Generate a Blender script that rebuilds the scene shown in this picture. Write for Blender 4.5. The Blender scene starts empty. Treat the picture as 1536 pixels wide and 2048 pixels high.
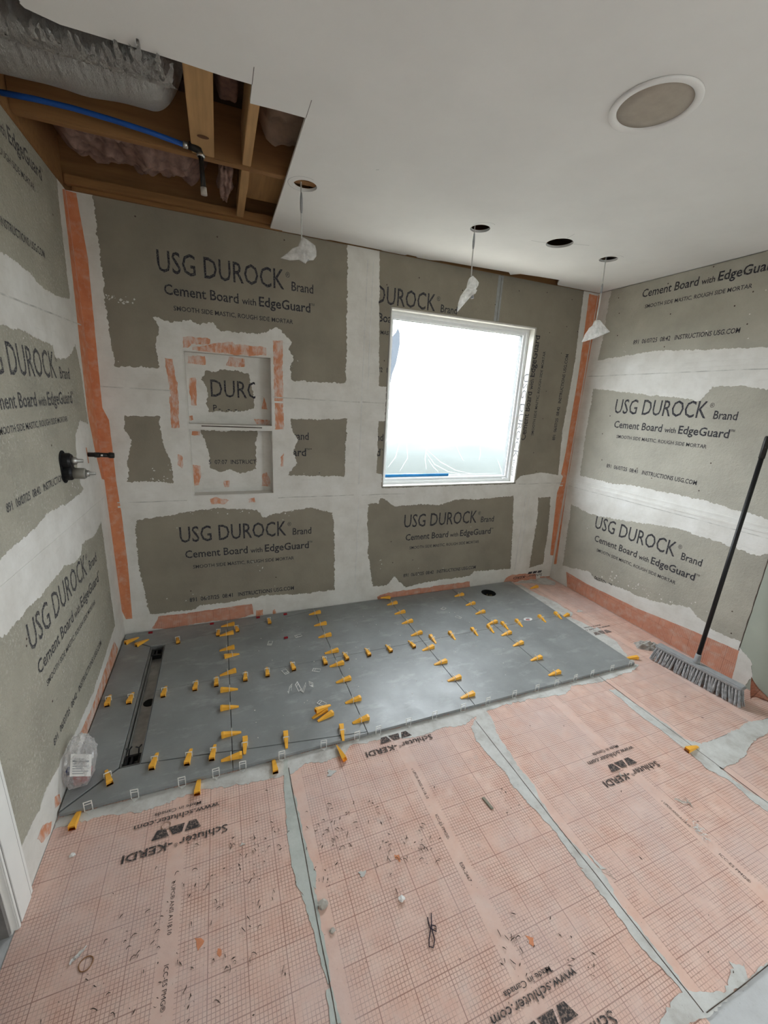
import bpy, bmesh, math, random
from mathutils import Vector, Matrix, noise

S = bpy.context.scene
COL = S.collection
W, H, DEEP = 3.4727, 2.44, -4.6          # room width, ceiling height, y of the wall behind the photographer

# ------------------------------------------------------------------ camera
cam = bpy.data.cameras.new('camera')
cam.sensor_fit = 'HORIZONTAL'; cam.sensor_width = 36.0
cam.lens = 813.88 / 1536 * 36.0
cam.clip_start = 0.02; cam.clip_end = 200
camo = bpy.data.objects.new('camera', cam); COL.objects.link(camo)
yaw, pitch, roll = 0.3871, -0.2704, 0.0535
fwd = Vector((math.sin(yaw)*math.cos(pitch), math.cos(yaw)*math.cos(pitch), math.sin(pitch)))
rgt = Vector((math.cos(yaw), -math.sin(yaw), 0)); upv = rgt.cross(fwd)
r2 = rgt*math.cos(roll) + upv*math.sin(roll); u2 = -rgt*math.sin(roll) + upv*math.cos(roll)
camo.matrix_world = Matrix(((r2.x, u2.x, -fwd.x, .6341), (r2.y, u2.y, -fwd.y, -2.7148), (r2.z, u2.z, -fwd.z, 1.5478), (0, 0, 0, 1)))
S.camera = camo

# ------------------------------------------------------------------ daylight, exposure
wd = bpy.data.worlds.new('overcast_sky'); S.world = wd; wd.use_nodes = True
bgn = wd.node_tree.nodes['Background']
bgn.inputs['Color'].default_value = (0.87, 0.945, 1.0, 1); bgn.inputs['Strength'].default_value = 15.5
S.view_settings.view_transform = 'Standard'; S.view_settings.look = 'None'
S.view_settings.exposure = 0.0; S.view_settings.gamma = 1.0
try: S.view_settings.use_curve_mapping = False
except Exception: pass
S.cycles.max_bounces = 10; S.cycles.diffuse_bounces = 7; S.cycles.transparent_max_bounces = 12
S.cycles.sample_clamp_indirect = 6.0

def portal(name, loc, rot, sx, sy):
    l = bpy.data.lights.new(name, 'AREA'); l.shape = 'RECTANGLE'; l.size = sx; l.size_y = sy
    l.cycles.is_portal = True
    o = bpy.data.objects.new(name, l); COL.objects.link(o); o.location = loc; o.rotation_euler = rot
WX0, WX1, WZ0, WZ1 = 1.716, 2.912, .925, 2.13       # window in the tiled wall
VY0, VY1, VZ0, VZ1 = -4.3, -3.15, .9, 2.1           # unseen fill window, added in the right wall
portal('daylight_portal', ((WX0+WX1)/2, .16, (WZ0+WZ1)/2), (math.radians(-90), 0, 0), WX1-WX0, WZ1-WZ0)
portal('daylight_portal', (W+.16, (VY0+VY1)/2, (VZ0+VZ1)/2), (0, math.radians(90), 0), VZ1-VZ0, VY1-VY0)  # for the added fill window

# ------------------------------------------------------------------ measured outlines, in metres on their surfaces
D = {}
D['B1'] = [(0.111, 2.424), (0.953, 2.427), (1.409, 2.427), (1.414, 2.133), (1.421, 1.637), (1.248, 1.629), (1.069, 1.633), (1.058, 1.707), (1.077, 1.767), (1.053, 1.808), (1.068, 1.853), (1.03, 1.892), (0.986, 1.929), (0.942, 1.911), (0.869, 1.881), (0.771, 1.88), (0.662, 1.877), (0.624, 1.918), (0.558, 1.897), (0.508, 1.918), (0.406, 1.894), (0.33, 1.913), (0.349, 1.85), (0.327, 1.771), (0.332, 1.653), (0.226, 1.645), (0.12, 1.643), (0.113, 1.751), (0.111, 1.874), (0.108, 1.993), (0.114, 2.098), (0.111, 2.266)]
D['B2'] = [(0.137, 1.381), (0.309, 1.387), (0.311, 1.282), (0.326, 1.18), (0.354, 1.108), (0.351, 0.992), (0.211, 1.005), (0.114, 1.004), (0.128, 1.069), (0.124, 1.127), (0.161, 1.245), (0.13, 1.312)]
D['B3'] = [(1.058, 1.395), (1.242, 1.395), (1.435, 1.407), (1.426, 1.013), (1.245, 1.017), (1.036, 1.027), (1.097, 1.106), (1.073, 1.179), (1.104, 1.262), (1.063, 1.332)]
D['B4'] = [(0.138, 0.773), (0.304, 0.786), (0.423, 0.808), (0.608, 0.827), (0.67, 0.812), (0.828, 0.804), (0.871, 0.747), (0.987, 0.772), (1.184, 0.795), (1.347, 0.752), (1.364, 0.559), (1.372, 0.145), (1.096, 0.147), (0.874, 0.17), (0.663, 0.153), (0.441, 0.152), (0.418, 0.13), (0.15, 0.133), (0.13, 0.34), (0.118, 0.52), (0.124, 0.657)]
D['B5'] = [(1.608, 0.802), (1.693, 0.802), (1.697, 0.864), (1.764, 0.818), (1.819, 0.778), (2.023, 0.781), (2.223, 0.772), (2.353, 0.806), (2.522, 0.799), (2.712, 0.805), (2.917, 0.818), (2.958, 0.518), (2.995, 0.139), (2.757, 0.15), (2.605, 0.159), (2.577, 0.117), (2.197, 0.117), (1.963, 0.089), (1.855, 0.202), (1.797, 0.124), (1.68, 0.132), (1.627, 0.416)]
D['B6'] = [(3.183, 0.789), (3.323, 0.791), (3.34, 0.645), (3.362, 0.443), (3.364, 0.147), (3.208, 0.124), (3.208, 0.424), (3.212, 0.592)]
D['B7'] = [(1.617, 2.426), (2.123, 2.426), (3.316, 2.443), (3.326, 2.23), (3.343, 1.933), (3.341, 1.659), (3.333, 1.373), (3.367, 0.986), (3.162, 1.011), (2.955, 0.985), (2.912, 0.945), (2.912, 0.925), (1.716, 0.925), (1.716, 1.02), (1.666, 1.035), (1.663, 1.399), (1.716, 1.4), (1.716, 1.63), (1.655, 1.632)]
D['oBL'] = [(0.001, 2.434), (0.044, 2.43), (0.048, 2.34), (0.058, 2.153), (0.046, 1.738), (0.037, 1.421), (0.061, 1.357), (0.059, 0.985), (0.065, 0.818), (0.064, 0.486), (0.052, 0.12), (0.017, 0.122), (-0.001, 0.182)]
D['oBR'] = [(3.373, 2.422), (3.386, 2.2), (3.405, 1.782), (3.404, 1.5), (3.41, 1.204), (3.399, 0.994), (3.427, 0.971), (3.389, 0.828), (3.433, 0.229), (3.494, 0.223), (3.479, 0.709), (3.464, 2.419)]
D['oB'] = [[(0.156, 0.03), (0.199, 0.113), (0.374, 0.11), (0.526, 0.113), (0.777, 0.118), (0.786, 0.038), (0.68, 0.014), (0.433, 0.028), (0.241, 0.011)], [(0.805, 0.061), (0.853, 0.063), (0.852, 0.017), (0.803, 0.015)], [(0.919, 0.046), (0.938, 0.054), (0.943, 0.006), (0.918, 0.003)], [(0.549, 0.893), (0.611, 0.9), (0.673, 0.865), (0.651, 0.852), (0.547, 0.853)], [(0.781, 0.878), (0.819, 0.883), (0.824, 0.853), (0.78, 0.851)], [(1.719, 0.043), (1.822, 0.064), (2.575, 0.068), (2.585, -0.008), (2.225, -0.013), (1.84, -0.01), (1.735, -0.002)], [(2.936, 0.007), (2.964, 0.055), (3.032, 0.079), (3.296, 0.057), (3.309, -0.011), (3.047, -0.013)], [(3.35, 0.022), (3.524, -0.012), (3.571, -0.043), (3.359, -0.022)]]
D['oN'] = [[(0.465, 1.827), (0.512, 1.831), (0.606, 1.826), (0.605, 1.801), (0.507, 1.791), (0.487, 1.77), (0.46, 1.768)], [(0.511, 1.775), (0.585, 1.798), (0.726, 1.825), (0.741, 1.808), (0.819, 1.815), (0.915, 1.808), (0.916, 1.764), (0.733, 1.755), (0.573, 1.755), (0.51, 1.76)], [(0.365, 1.711), (0.401, 1.704), (0.419, 1.565), (0.411, 1.323), (0.367, 1.322), (0.371, 1.562)], [(0.956, 1.854), (1.014, 1.86), (1.012, 1.326), (0.96, 1.325)], [(0.992, 1.147), (1.013, 1.177), (1.009, 1.085), (0.991, 1.085)], [(0.389, 1.165), (0.413, 1.154), (0.408, 1.08), (0.389, 1.103)], [(0.552, 0.883), (0.585, 0.9), (0.661, 0.873), (0.637, 0.846), (0.555, 0.85)]]
D['oNB'] = [[(0.479, 1.734), (0.574, 1.739), (0.572, 1.692), (0.476, 1.692)], [(0.707, 1.745), (0.795, 1.741), (0.793, 1.692), (0.688, 1.695)], [(0.478, 1.606), (0.511, 1.614), (0.508, 1.452), (0.477, 1.451)], [(0.888, 1.445), (0.904, 1.521), (0.928, 1.441)], [(0.838, 1.385), (0.942, 1.377), (0.935, 1.344), (0.848, 1.348)], [(0.46, 1.384), (0.481, 1.391), (0.484, 1.363), (0.458, 1.362)], [(0.458, 1.089), (0.505, 1.082), (0.503, 1.005), (0.489, 0.957), (0.451, 0.958)], [(0.879, 1.022), (0.91, 1.034), (0.933, 0.983), (0.932, 0.932), (0.877, 0.94)], [(0.472, 1.296), (0.516, 1.296), (0.515, 1.274), (0.47, 1.273)], [(0.639, 0.977), (0.671, 0.983), (0.669, 0.939), (0.638, 0.94)]]
D['NB1'] = [(0.57, 1.66), (0.605, 1.652), (0.679, 1.673), (0.759, 1.663), (0.819, 1.661), (0.828, 1.596), (0.837, 1.546), (0.84, 1.449), (0.777, 1.429), (0.678, 1.423), (0.581, 1.416), (0.563, 1.466), (0.577, 1.521), (0.565, 1.58), (0.541, 1.605)]
D['NB2'] = [(0.522, 1.302), (0.858, 1.306), (0.844, 1.213), (0.845, 1.054), (0.739, 1.031), (0.677, 1.062), (0.615, 1.039), (0.566, 1.064), (0.557, 1.182), (0.545, 1.246)]
D['R1'] = [(-0.115, 2.422), (-0.112, 2.299), (-0.118, 2.096), (-0.106, 1.934), (-0.339, 1.95), (-0.595, 1.967), (-0.896, 1.947), (-1.118, 1.939), (-1.237, 1.933)]
D['R2'] = [(-0.113, 1.718), (-0.323, 1.698), (-0.614, 1.669), (-0.802, 1.66), (-0.951, 1.64), (-0.975, 1.667), (-1.002, 1.725), (-1.144, 1.729), (-1.293, 1.709)]
D['R2b'] = [(-1.468, 1.012), (-1.321, 1.018), (-1.121, 1.033), (-0.895, 1.027), (-0.601, 1.026), (-0.485, 1.002), (-0.139, 1.006), (-0.122, 1.287)]
D['R3'] = [(-0.102, 0.74), (-0.317, 0.712), (-0.547, 0.735), (-0.761, 0.771), (-1.008, 0.809), (-1.177, 0.804), (-1.328, 0.799), (-1.468, 0.785), (-1.476, 0.82), (-1.516, 0.825)]
D['R3b'] = [(-1.538, 0.259), (-1.508, 0.282), (-1.372, 0.243), (-1.32, 0.268), (-1.268, 0.284), (-1.21, 0.321), (-1.085, 0.279), (-0.98, 0.249), (-0.864, 0.228), (-0.786, 0.234), (-0.481, 0.193), (-0.408, 0.232), (-0.127, 0.171)]
D['oR'] = [(-0.181, 0.134), (-0.417, 0.121), (-0.886, 0.137), (-1.216, 0.174), (-1.529, 0.199), (-1.539, -0.007), (-1.318, 0.002), (-0.967, 0.002), (-0.447, -0.009), (-0.221, -0.001)]
D['oRc'] = [(0.006, 2.432), (-0.012, 2.415), (-0.018, 2.095), (-0.013, 1.626), (-0.012, 1.075), (-0.035, 0.578), (-0.056, 0.157), (-0.027, 0.145)]
D['L1'] = [(-0.118, 2.407), (-0.172, 1.925), (-0.316, 1.909), (-0.519, 1.908), (-0.631, 1.931), (-0.713, 1.941), (-0.789, 1.945), (-0.862, 1.94)]
D['L2'] = [(-0.958, 1.711), (-0.789, 1.717), (-0.638, 1.7), (-0.507, 1.694), (-0.5, 1.645), (-0.373, 1.647), (-0.265, 1.683), (-0.191, 1.728), (-0.157, 1.617), (-0.156, 1.41), (-0.161, 1.345), (-0.284, 1.373), (-0.383, 1.313), (-0.423, 1.215), (-0.429, 1.14), (-0.417, 1.085), (-0.379, 1.047), (-0.521, 1.042), (-0.644, 1.043), (-0.854, 1.061), (-0.979, 1.037), (-1.144, 1.035), (-1.245, 1.027)]
D['L3'] = [(-1.335, 0.813), (-1.284, 0.804), (-1.209, 0.807), (-1.029, 0.801), (-0.773, 0.81), (-0.65, 0.774), (-0.568, 0.776), (-0.524, 0.819), (-0.339, 0.791), (-0.173, 0.822), (-0.175, 0.694), (-0.18, 0.491), (-0.185, 0.186), (-0.318, 0.169), (-0.683, 0.117), (-0.842, 0.125), (-0.961, 0.13), (-1.076, 0.152), (-1.152, 0.146), (-1.209, 0.157), (-1.285, 0.169), (-1.337, 0.152), (-1.401, 0.165), (-1.488, 0.168)]
D['oLc'] = [(-0.009, 2.436), (-0.052, 2.42), (-0.084, 2.029), (-0.121, 1.706), (-0.148, 1.39), (-0.106, 1.191), (-0.051, 1.035), (0.021, 1.02)]
D['oL'] = [(-0.251, 0.122), (-0.197, 0.036), (-0.241, 0.02), (-0.495, 0.008), (-0.841, 0.014), (-0.922, 0.088), (-0.715, 0.072), (-0.475, 0.098)]
D['oL2'] = [[(-1.227, 0.081), (-1.193, 0.056), (-1.193, 0.02), (-1.236, 0.044)], [(-1.336, 0.085), (-1.278, 0.032), (-1.303, 0.009), (-1.357, 0.038), (-1.385, 0.089)]]
D['mF'] = [(0.013, -1.285), (0.065, -1.29), (0.071, -1.284), (0.153, -1.29), (0.221, -1.297), (0.282, -1.311), (0.347, -1.309), (0.414, -1.298), (0.485, -1.289), (0.594, -1.307), (0.675, -1.323), (0.753, -1.327), (0.839, -1.333), (0.904, -1.307), (0.994, -1.318), (1.087, -1.311), (1.115, -1.272), (1.262, -1.282), (1.393, -1.316), (1.483, -1.323), (1.587, -1.311), (1.695, -1.331), (1.805, -1.292), (1.963, -1.278), (2.137, -1.288), (2.37, -1.316), (2.455, -1.274), (2.632, -1.299), (2.935, -1.285), (3.038, -1.253)]
D['mR'] = [(3.08, -0.064), (3.083, -0.181), (3.1, -0.275), (3.144, -0.414), (3.145, -0.608), (3.07, -0.658), (3.122, -0.825), (3.128, -0.966), (3.13, -1.011), (3.078, -1.106), (3.046, -1.174), (3.06, -1.204)]
D['mS1'] = [(0.817, -1.256), (0.811, -1.297), (0.801, -1.389), (0.79, -1.513), (0.782, -1.621), (0.783, -1.688), (0.792, -1.747), (0.806, -1.786), (0.799, -1.774), (0.813, -1.834), (0.819, -1.93), (0.824, -1.968), (0.83, -2.012), (0.838, -2.009), (0.842, -1.965), (0.842, -1.89), (0.841, -1.817), (0.841, -1.771), (0.847, -1.781), (0.859, -1.741), (0.853, -1.712), (0.845, -1.671), (0.84, -1.543), (0.835, -1.423), (0.831, -1.304), (0.835, -1.253)]
D['mS1b'] = [(0.823, -2.022), (0.82, -2.056), (0.818, -2.086), (0.842, -2.094), (0.841, -2.056), (0.839, -2.022)]
D['mS2'] = [(1.714, -1.36), (1.698, -1.417), (1.699, -1.509), (1.718, -1.611), (1.71, -1.685), (1.722, -1.812), (1.739, -1.896), (1.733, -1.959), (1.737, -2.033), (1.731, -2.031), (1.729, -2.091), (1.734, -2.155), (1.732, -2.225), (1.736, -2.278), (1.749, -2.342), (1.749, -2.361), (1.696, -2.37), (1.632, -2.384), (1.57, -2.4), (1.775, -2.42), (1.802, -2.42), (2.058, -2.411), (2.011, -2.41), (1.959, -2.411), (1.99, -2.386), (1.949, -2.367), (1.946, -2.383), (1.906, -2.392), (1.871, -2.402), (1.794, -2.385), (1.772, -2.366), (1.771, -2.327), (1.772, -2.274), (1.773, -2.217), (1.769, -2.152), (1.789, -2.074), (1.796, -1.993), (1.815, -2.098), (1.787, -2.045), (1.776, -1.988), (1.76, -1.903), (1.769, -1.844), (1.775, -1.762), (1.792, -1.732), (1.798, -1.575), (1.814, -1.455), (1.851, -1.326), (1.851, -1.24)]
D['mS3'] = [(2.637, -1.368), (2.639, -1.465), (2.631, -1.552), (2.637, -1.664), (2.634, -1.799), (2.627, -1.865), (2.622, -1.917), (2.644, -1.975), (2.638, -2.058), (2.639, -2.128), (2.691, -2.103), (2.678, -2.072), (2.674, -1.965), (2.677, -1.909), (2.694, -1.931), (2.844, -1.927), (2.902, -1.912), (3.073, -1.873), (3.158, -1.876), (3.347, -1.871), (3.485, -1.808), (3.291, -1.811), (3.148, -1.792), (2.956, -1.809), (2.805, -1.809), (2.748, -1.808), (2.695, -1.76), (2.702, -1.659), (2.695, -1.558), (2.681, -1.479), (2.681, -1.382)]
D['wedge'] = {'J1': [(0.648, -0.362), (0.56, -0.369), (0.592, -0.455), (0.667, -0.427), (0.65, -0.592), (0.559, -0.616), (0.565, -0.736), (0.651, -0.759), (0.56, -0.876), (0.653, -0.888), (0.563, -1.057), (0.657, -1.059), (0.65, -1.196), (0.565, -1.192), (0.646, -0.192), (0.562, -0.202), (0.649, -0.089), (0.579, -0.086)], 'J2': [(1.247, -0.086), (1.16, -0.101), (1.254, -0.252), (1.162, -0.253), (1.253, -0.396), (1.157, -0.403), (1.251, -0.579), (1.158, -0.582), (1.25, -0.707), (1.154, -0.717), (1.249, -0.85), (1.154, -0.864), (1.255, -1.018), (1.157, -1.031), (1.251, -1.159), (1.153, -1.17)], 'J3': [(1.852, -0.106), (1.752, -0.126), (1.851, -0.253), (1.757, -0.268), (1.854, -0.387), (1.752, -0.406), (1.852, -0.54), (1.749, -0.566), (1.85, -0.715), (1.749, -0.737), (1.856, -0.877), (1.751, -0.885), (1.86, -1.032), (1.754, -1.04), (1.858, -1.174), (1.751, -1.184)], 'J4': [(2.441, -0.127), (2.342, -0.143), (2.455, -0.281), (2.341, -0.304), (2.454, -0.416), (2.338, -0.442), (2.455, -0.568), (2.338, -0.595), (2.46, -0.719), (2.348, -0.746), (2.458, -0.845), (2.345, -0.873), (2.462, -1.022), (2.352, -1.03), (2.469, -1.176), (2.353, -1.178)], 'H1': [(0.047, -0.686), (0.042, -0.608), (0.14, -0.698), (0.147, -0.622), (0.29, -0.698), (0.299, -0.619), (0.438, -0.694), (0.447, -0.617), (0.544, -0.697), (0.545, -0.614), (0.69, -0.698), (0.698, -0.618), (0.808, -0.7), (0.815, -0.611), (0.959, -0.684), (0.951, -0.608), (1.141, -0.684), (1.144, -0.614), (1.276, -0.679), (1.272, -0.611), (1.415, -0.686), (1.417, -0.607), (1.559, -0.692), (1.556, -0.605), (1.719, -0.689), (1.717, -0.609), (1.879, -0.597), (1.878, -0.69), (2.028, -0.598), (2.023, -0.692), (2.206, -0.604), (2.198, -0.693), (2.342, -0.605), (2.327, -0.695), (2.467, -0.601), (2.455, -0.686), (2.596, -0.596), (2.577, -0.694), (2.809, -0.599), (2.794, -0.687), (2.971, -0.592), (2.944, -0.69)], 'H2': [(0.165, -1.162), (0.119, -1.104), (0.295, -1.144), (0.312, -1.069), (0.428, -1.166), (0.446, -1.092), (0.524, -1.175), (0.544, -1.099), (0.67, -1.103), (0.658, -1.189), (0.848, -1.126), (0.834, -1.219), (1.108, -1.163), (1.082, -1.261)], 'H0': [(0.327, -0.21), (0.307, -0.145), (0.883, -0.142), (0.878, -0.061), (0.675, -0.179), (0.659, -0.107), (0.55, -0.199), (0.56, -0.115)], 'loose_tile': [(0.03, -0.13), (0.085, -0.078), (0.094, -0.173), (0.145, -0.119), (0.999, -1.064), (1.083, -1.038), (0.999, -1.104), (1.088, -1.077), (1.047, -1.088), (1.095, -1.063)], 'wall': [(1.82, -0.027), (1.729, -0.042)], 'floor': [(0.072, -1.293), (0.077, -1.243), (0.481, -1.29), (0.486, -1.24), (0.776, -1.298), (0.775, -1.242), (1.054, -1.291), (1.051, -1.242), (2.634, -1.812), (2.7, -1.811), (3.183, -0.153), (3.12, -0.159), (3.07, -1.196), (3.029, -1.183), (3.071, -0.628), (3.002, -0.64)]}
D['edgeclip'] = [(0.102, -1.235), (0.253, -1.237), (0.418, -1.239), (0.545, -1.232), (0.65, -1.234), (0.812, -1.234), (0.998, -1.236), (1.157, -1.228), (1.263, -1.237), (1.422, -1.235), (1.568, -1.237), (1.735, -1.231), (1.889, -1.24), (2.063, -1.24), (2.22, -1.234), (2.362, -1.233), (2.504, -1.231), (2.638, -1.224), (2.802, -1.229), (2.96, -1.225)]
D['looseclip'] = [(0.907, -0.678), (1.083, -0.723), (1.051, -0.993), (0.86, -0.368), (1.046, -0.341), (0.909, -0.856), (0.953, -0.851), (0.981, -0.869), (1.022, -0.854), (2.162, -0.287), (2.201, -0.429)]
D['red'] = [(0.15, -0.041), (0.514, -0.037), (0.813, -0.038), (1.0, -0.046), (0.961, -0.346)]
D['bag1'] = [(1.027, 2.243), (1.052, 2.236), (1.088, 2.218), (1.095, 2.195), (1.094, 2.175), (1.08, 2.156), (1.055, 2.151), (1.043, 2.136), (1.033, 2.139), (1.014, 2.148), (0.972, 2.138), (0.929, 2.141), (0.961, 2.167), (0.983, 2.189), (1.009, 2.202)]
D['bag2'] = [(1.932, 2.204), (1.95, 2.216), (1.971, 2.205), (1.991, 2.19), (1.988, 2.172), (1.974, 2.152), (1.983, 2.147), (1.977, 2.132), (1.95, 2.114), (1.906, 2.065), (1.872, 2.025), (1.874, 2.066), (1.885, 2.105), (1.907, 2.138), (1.921, 2.155), (1.925, 2.181)]
D['bag3'] = [(2.877, 2.095), (2.907, 2.102), (2.944, 2.081), (2.982, 2.059), (3.016, 2.042), (2.949, 2.014), (2.892, 1.989), (2.796, 1.958), (2.813, 2.003), (2.839, 2.048), (2.873, 2.073)]

# ------------------------------------------------------------------ helpers
rnd = random.Random(7)
def tag(o, label=None, cat=None, group=None, kind=None):
    if label: o['label'] = label
    if cat: o['category'] = cat
    if group: o['group'] = group
    if kind: o['kind'] = kind
    return o
def link(name, me, mat=None, parent=None):
    o = bpy.data.objects.new(name, me); COL.objects.link(o)
    if mat is not None and me is not None:
        me.materials.clear(); me.materials.append(mat)
    if parent is not None: o.parent = parent
    return o
def empty(name, loc=(0, 0, 0), rz=0):
    o = bpy.data.objects.new(name, None); COL.objects.link(o); o.location = loc; o.rotation_euler = (0, 0, rz)
    o.empty_display_size = .05
    return o
def to_mesh(bm, smooth=False, fix=True):
    if fix: bmesh.ops.recalc_face_normals(bm, faces=bm.faces[:])
    me = bpy.data.meshes.new('m'); bm.to_mesh(me); bm.free()
    if smooth:
        for p in me.polygons: p.use_smooth = True
    return me
def bx(bm, x0, x1, y0, y1, z0, z1):
    v = [bm.verts.new(c) for c in ((x0,y0,z0),(x1,y0,z0),(x1,y1,z0),(x0,y1,z0),(x0,y0,z1),(x1,y0,z1),(x1,y1,z1),(x0,y1,z1))]
    for f in ((0,3,2,1),(4,5,6,7),(0,1,5,4),(1,2,6,5),(2,3,7,6),(3,0,4,7)): bm.faces.new([v[i] for i in f])
    return v
def box(name, mat, parent, *c, bevel=0):
    bm = bmesh.new()
    for i in range(0, len(c), 6): bx(bm, *c[i:i+6])
    if bevel: bmesh.ops.bevel(bm, geom=bm.edges[:], offset=bevel, segments=2, affect='EDGES')
    return link(name, to_mesh(bm), mat, parent)
def tube(bm, pts, rad, seg=8, cap=True):
    pts = [Vector(p) for p in pts]; n = len(pts)
    rads = rad if isinstance(rad, (list, tuple)) else [rad]*n
    ref = None; rings = []
    for i, p in enumerate(pts):
        t = (pts[min(i+1, n-1)] - pts[max(i-1, 0)]).normalized()
        if ref is None: ref = t.orthogonal().normalized()
        ref = (ref - t*ref.dot(t)).normalized(); b = t.cross(ref)
        rings.append([bm.verts.new(p + (ref*math.cos(a) + b*math.sin(a))*rads[i]) for a in (2*math.pi*k/seg for k in range(seg))])
    for a, b in zip(rings, rings[1:]):
        for k in range(seg): bm.faces.new((a[k], a[(k+1) % seg], b[(k+1) % seg], b[k]))
    if cap: bm.faces.new(rings[0][::-1]); bm.faces.new(rings[-1])
def tubeob(name, mat, parent, pts, rad, seg=10):
    bm = bmesh.new(); tube(bm, pts, rad, seg); return link(name, to_mesh(bm, True), mat, parent)
def lathe(bm, prof, mtx=Matrix(), seg=40):
    rings = []
    for r, z in prof:
        rings.append([bm.verts.new(mtx @ Vector((r*math.cos(2*math.pi*k/seg), r*math.sin(2*math.pi*k/seg), z))) for k in range(seg)])
    for a, b in zip(rings, rings[1:]):
        for k in range(seg): bm.faces.new((a[k], a[(k+1) % seg], b[(k+1) % seg], b[k]))
    bm.faces.new(rings[0][::-1]); bm.faces.new(rings[-1])
# local (u, v, w): u and v lie in the surface, w stands out of it
BACK = lambda u, v, w: (u, -w, v)
LEFT = lambda u, v, w: (w, u, v)
RIGHT = lambda u, v, w: (W - w, u, v)
FLOOR = lambda u, v, w: (u, v, w)
CEIL = lambda u, v, w: (u, v, H + w)
NICHE = lambda u, v, w: (u, .085 - w, v)
def jag(ring, amp, step=.009, seed=0, tooth=.5):
    """A ring with a ragged, trowelled edge."""
    out = []; n = len(ring); area = sum(ring[i][0]*ring[(i+1) % n][1] - ring[(i+1) % n][0]*ring[i][1] for i in range(n))
    sgn = 1 if area > 0 else -1
    rr = random.Random(seed)
    for i in range(n):
        a = Vector(ring[i]).to_2d(); b = Vector(ring[(i+1) % n]).to_2d(); d = b - a; L = d.length
        if L < 1e-5: continue
        k = max(1, int(L/step)); nr = Vector((d.y, -d.x))/L*sgn
        for j in range(k):
            t = j/k; p = a + d*t
            s = noise.noise(Vector((p.x*18, p.y*18, seed*3.7)))*1.0 + noise.noise(Vector((p.x*70, p.y*70, seed*1.3)))*.7 + (rr.random()-.5)*tooth*1.6
            out.append(tuple(p + nr*amp*s))
    return out
def sheet_mesh(rings, thick, mp, w0=0.0):
    """A flat plate with holes: outer ring and hole rings in (u, v), from w0 to w0+thick."""
    cu = bpy.data.curves.new('c', 'CURVE'); cu.dimensions = '2D'; cu.fill_mode = 'BOTH'; cu.extrude = thick/2
    for r in rings:
        sp = cu.splines.new('POLY'); sp.points.add(len(r)-1); sp.use_cyclic_u = True
        for q, c in zip(sp.points, r): q.co = (c[0], c[1], 0, 1)
    ob = bpy.data.objects.new('c', cu); COL.objects.link(ob)
    dg = bpy.context.evaluated_depsgraph_get(); me = bpy.data.meshes.new_from_object(ob.evaluated_get(dg))
    bpy.data.objects.remove(ob); bpy.data.curves.remove(cu)
    bm = bmesh.new(); bm.from_mesh(me); bpy.data.meshes.remove(me)
    bmesh.ops.remove_doubles(bm, verts=bm.verts[:], dist=1e-6)
    for v in bm.verts: v.co = mp(v.co.x, v.co.y, v.co.z + thick/2 + w0)
    me = to_mesh(bm)
    for p in me.polygons: p.use_smooth = False
    return me
def sheet(name, mat, parent, rings, thick, mp, w0=0.0): return link(name, sheet_mesh(rings, thick, mp, w0), mat, parent)
def prism(name, mat, parent, ring, w0, w1, mp=FLOOR, bevel=0):
    bm = bmesh.new(); a = [bm.verts.new(mp(u, v, w0)) for u, v in ring]; b = [bm.verts.new(mp(u, v, w1)) for u, v in ring]
    n = len(ring); bm.faces.new(a); top = bm.faces.new(b)
    for i in range(n): bm.faces.new((a[i], a[(i+1) % n], b[(i+1) % n], b[i]))
    bmesh.ops.recalc_face_normals(bm, faces=bm.faces[:])
    if bevel: bmesh.ops.bevel(bm, geom=list(top.edges), offset=bevel, segments=1, affect='EDGES')
    return link(name, to_mesh(bm), mat, parent)
def rect(x0, x1, y0, y1): return [(x0, y0), (x1, y0), (x1, y1), (x0, y1)]
def circle(cx, cy, r, n=40): return [(cx + r*math.cos(2*math.pi*k/n), cy + r*math.sin(2*math.pi*k/n)) for k in range(n)]
# lettering
_tc = {}
def glyphs(s, off=0.0):
    if (s, off) in _tc: return _tc[(s, off)]
    cu = bpy.data.curves.new('t', 'FONT'); cu.body = s; cu.resolution_u = 2; cu.fill_mode = 'FRONT'; cu.offset = off
    ob = bpy.data.objects.new('t', cu); COL.objects.link(ob)
    dg = bpy.context.evaluated_depsgraph_get(); me = bpy.data.meshes.new_from_object(ob.evaluated_get(dg))
    bpy.data.objects.remove(ob); bpy.data.curves.remove(cu)
    vs = [(v.co.x, v.co.y) for v in me.vertices]; fs = [tuple(p.vertices) for p in me.polygons]
    bpy.data.meshes.remove(me); _tc[(s, off)] = (vs, fs); return vs, fs
CAP = max(v[1] for v in glyphs('H')[0])
def lettering(name, mat, parent, lines, mp, w=.0006, clip=()):
    """lines: (text, u0, baseline v, width, cap height, boldness); mp maps (u, v, w) to the scene; clip: (axis, keep_sign, value) in u, v."""
    bm = bmesh.new()
    for s, u0, v0, wid, cap, bold in lines:
        vs, fs = glyphs(s, bold); x0 = min(v[0] for v in vs); x1 = max(v[0] for v in vs)
        kx = wid/(x1-x0); ky = cap/CAP
        nv = [bm.verts.new((u0 + (x-x0)*kx, v0 + y*ky, w)) for x, y in vs]
        for f in fs:
            try: bm.faces.new([nv[i] for i in f])
            except ValueError: pass
    for ax, sg, val in clip:
        co = Vector((0, 0, 0)); co[ax] = val; no = Vector((0, 0, 0)); no[ax] = sg
        bmesh.ops.bisect_plane(bm, geom=bm.verts[:]+bm.edges[:]+bm.faces[:], plane_co=co, plane_no=no, clear_inner=True)
    for v in bm.verts: v.co = mp(*v.co)
    return link(name, to_mesh(bm, fix=False), mat, parent)

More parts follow.
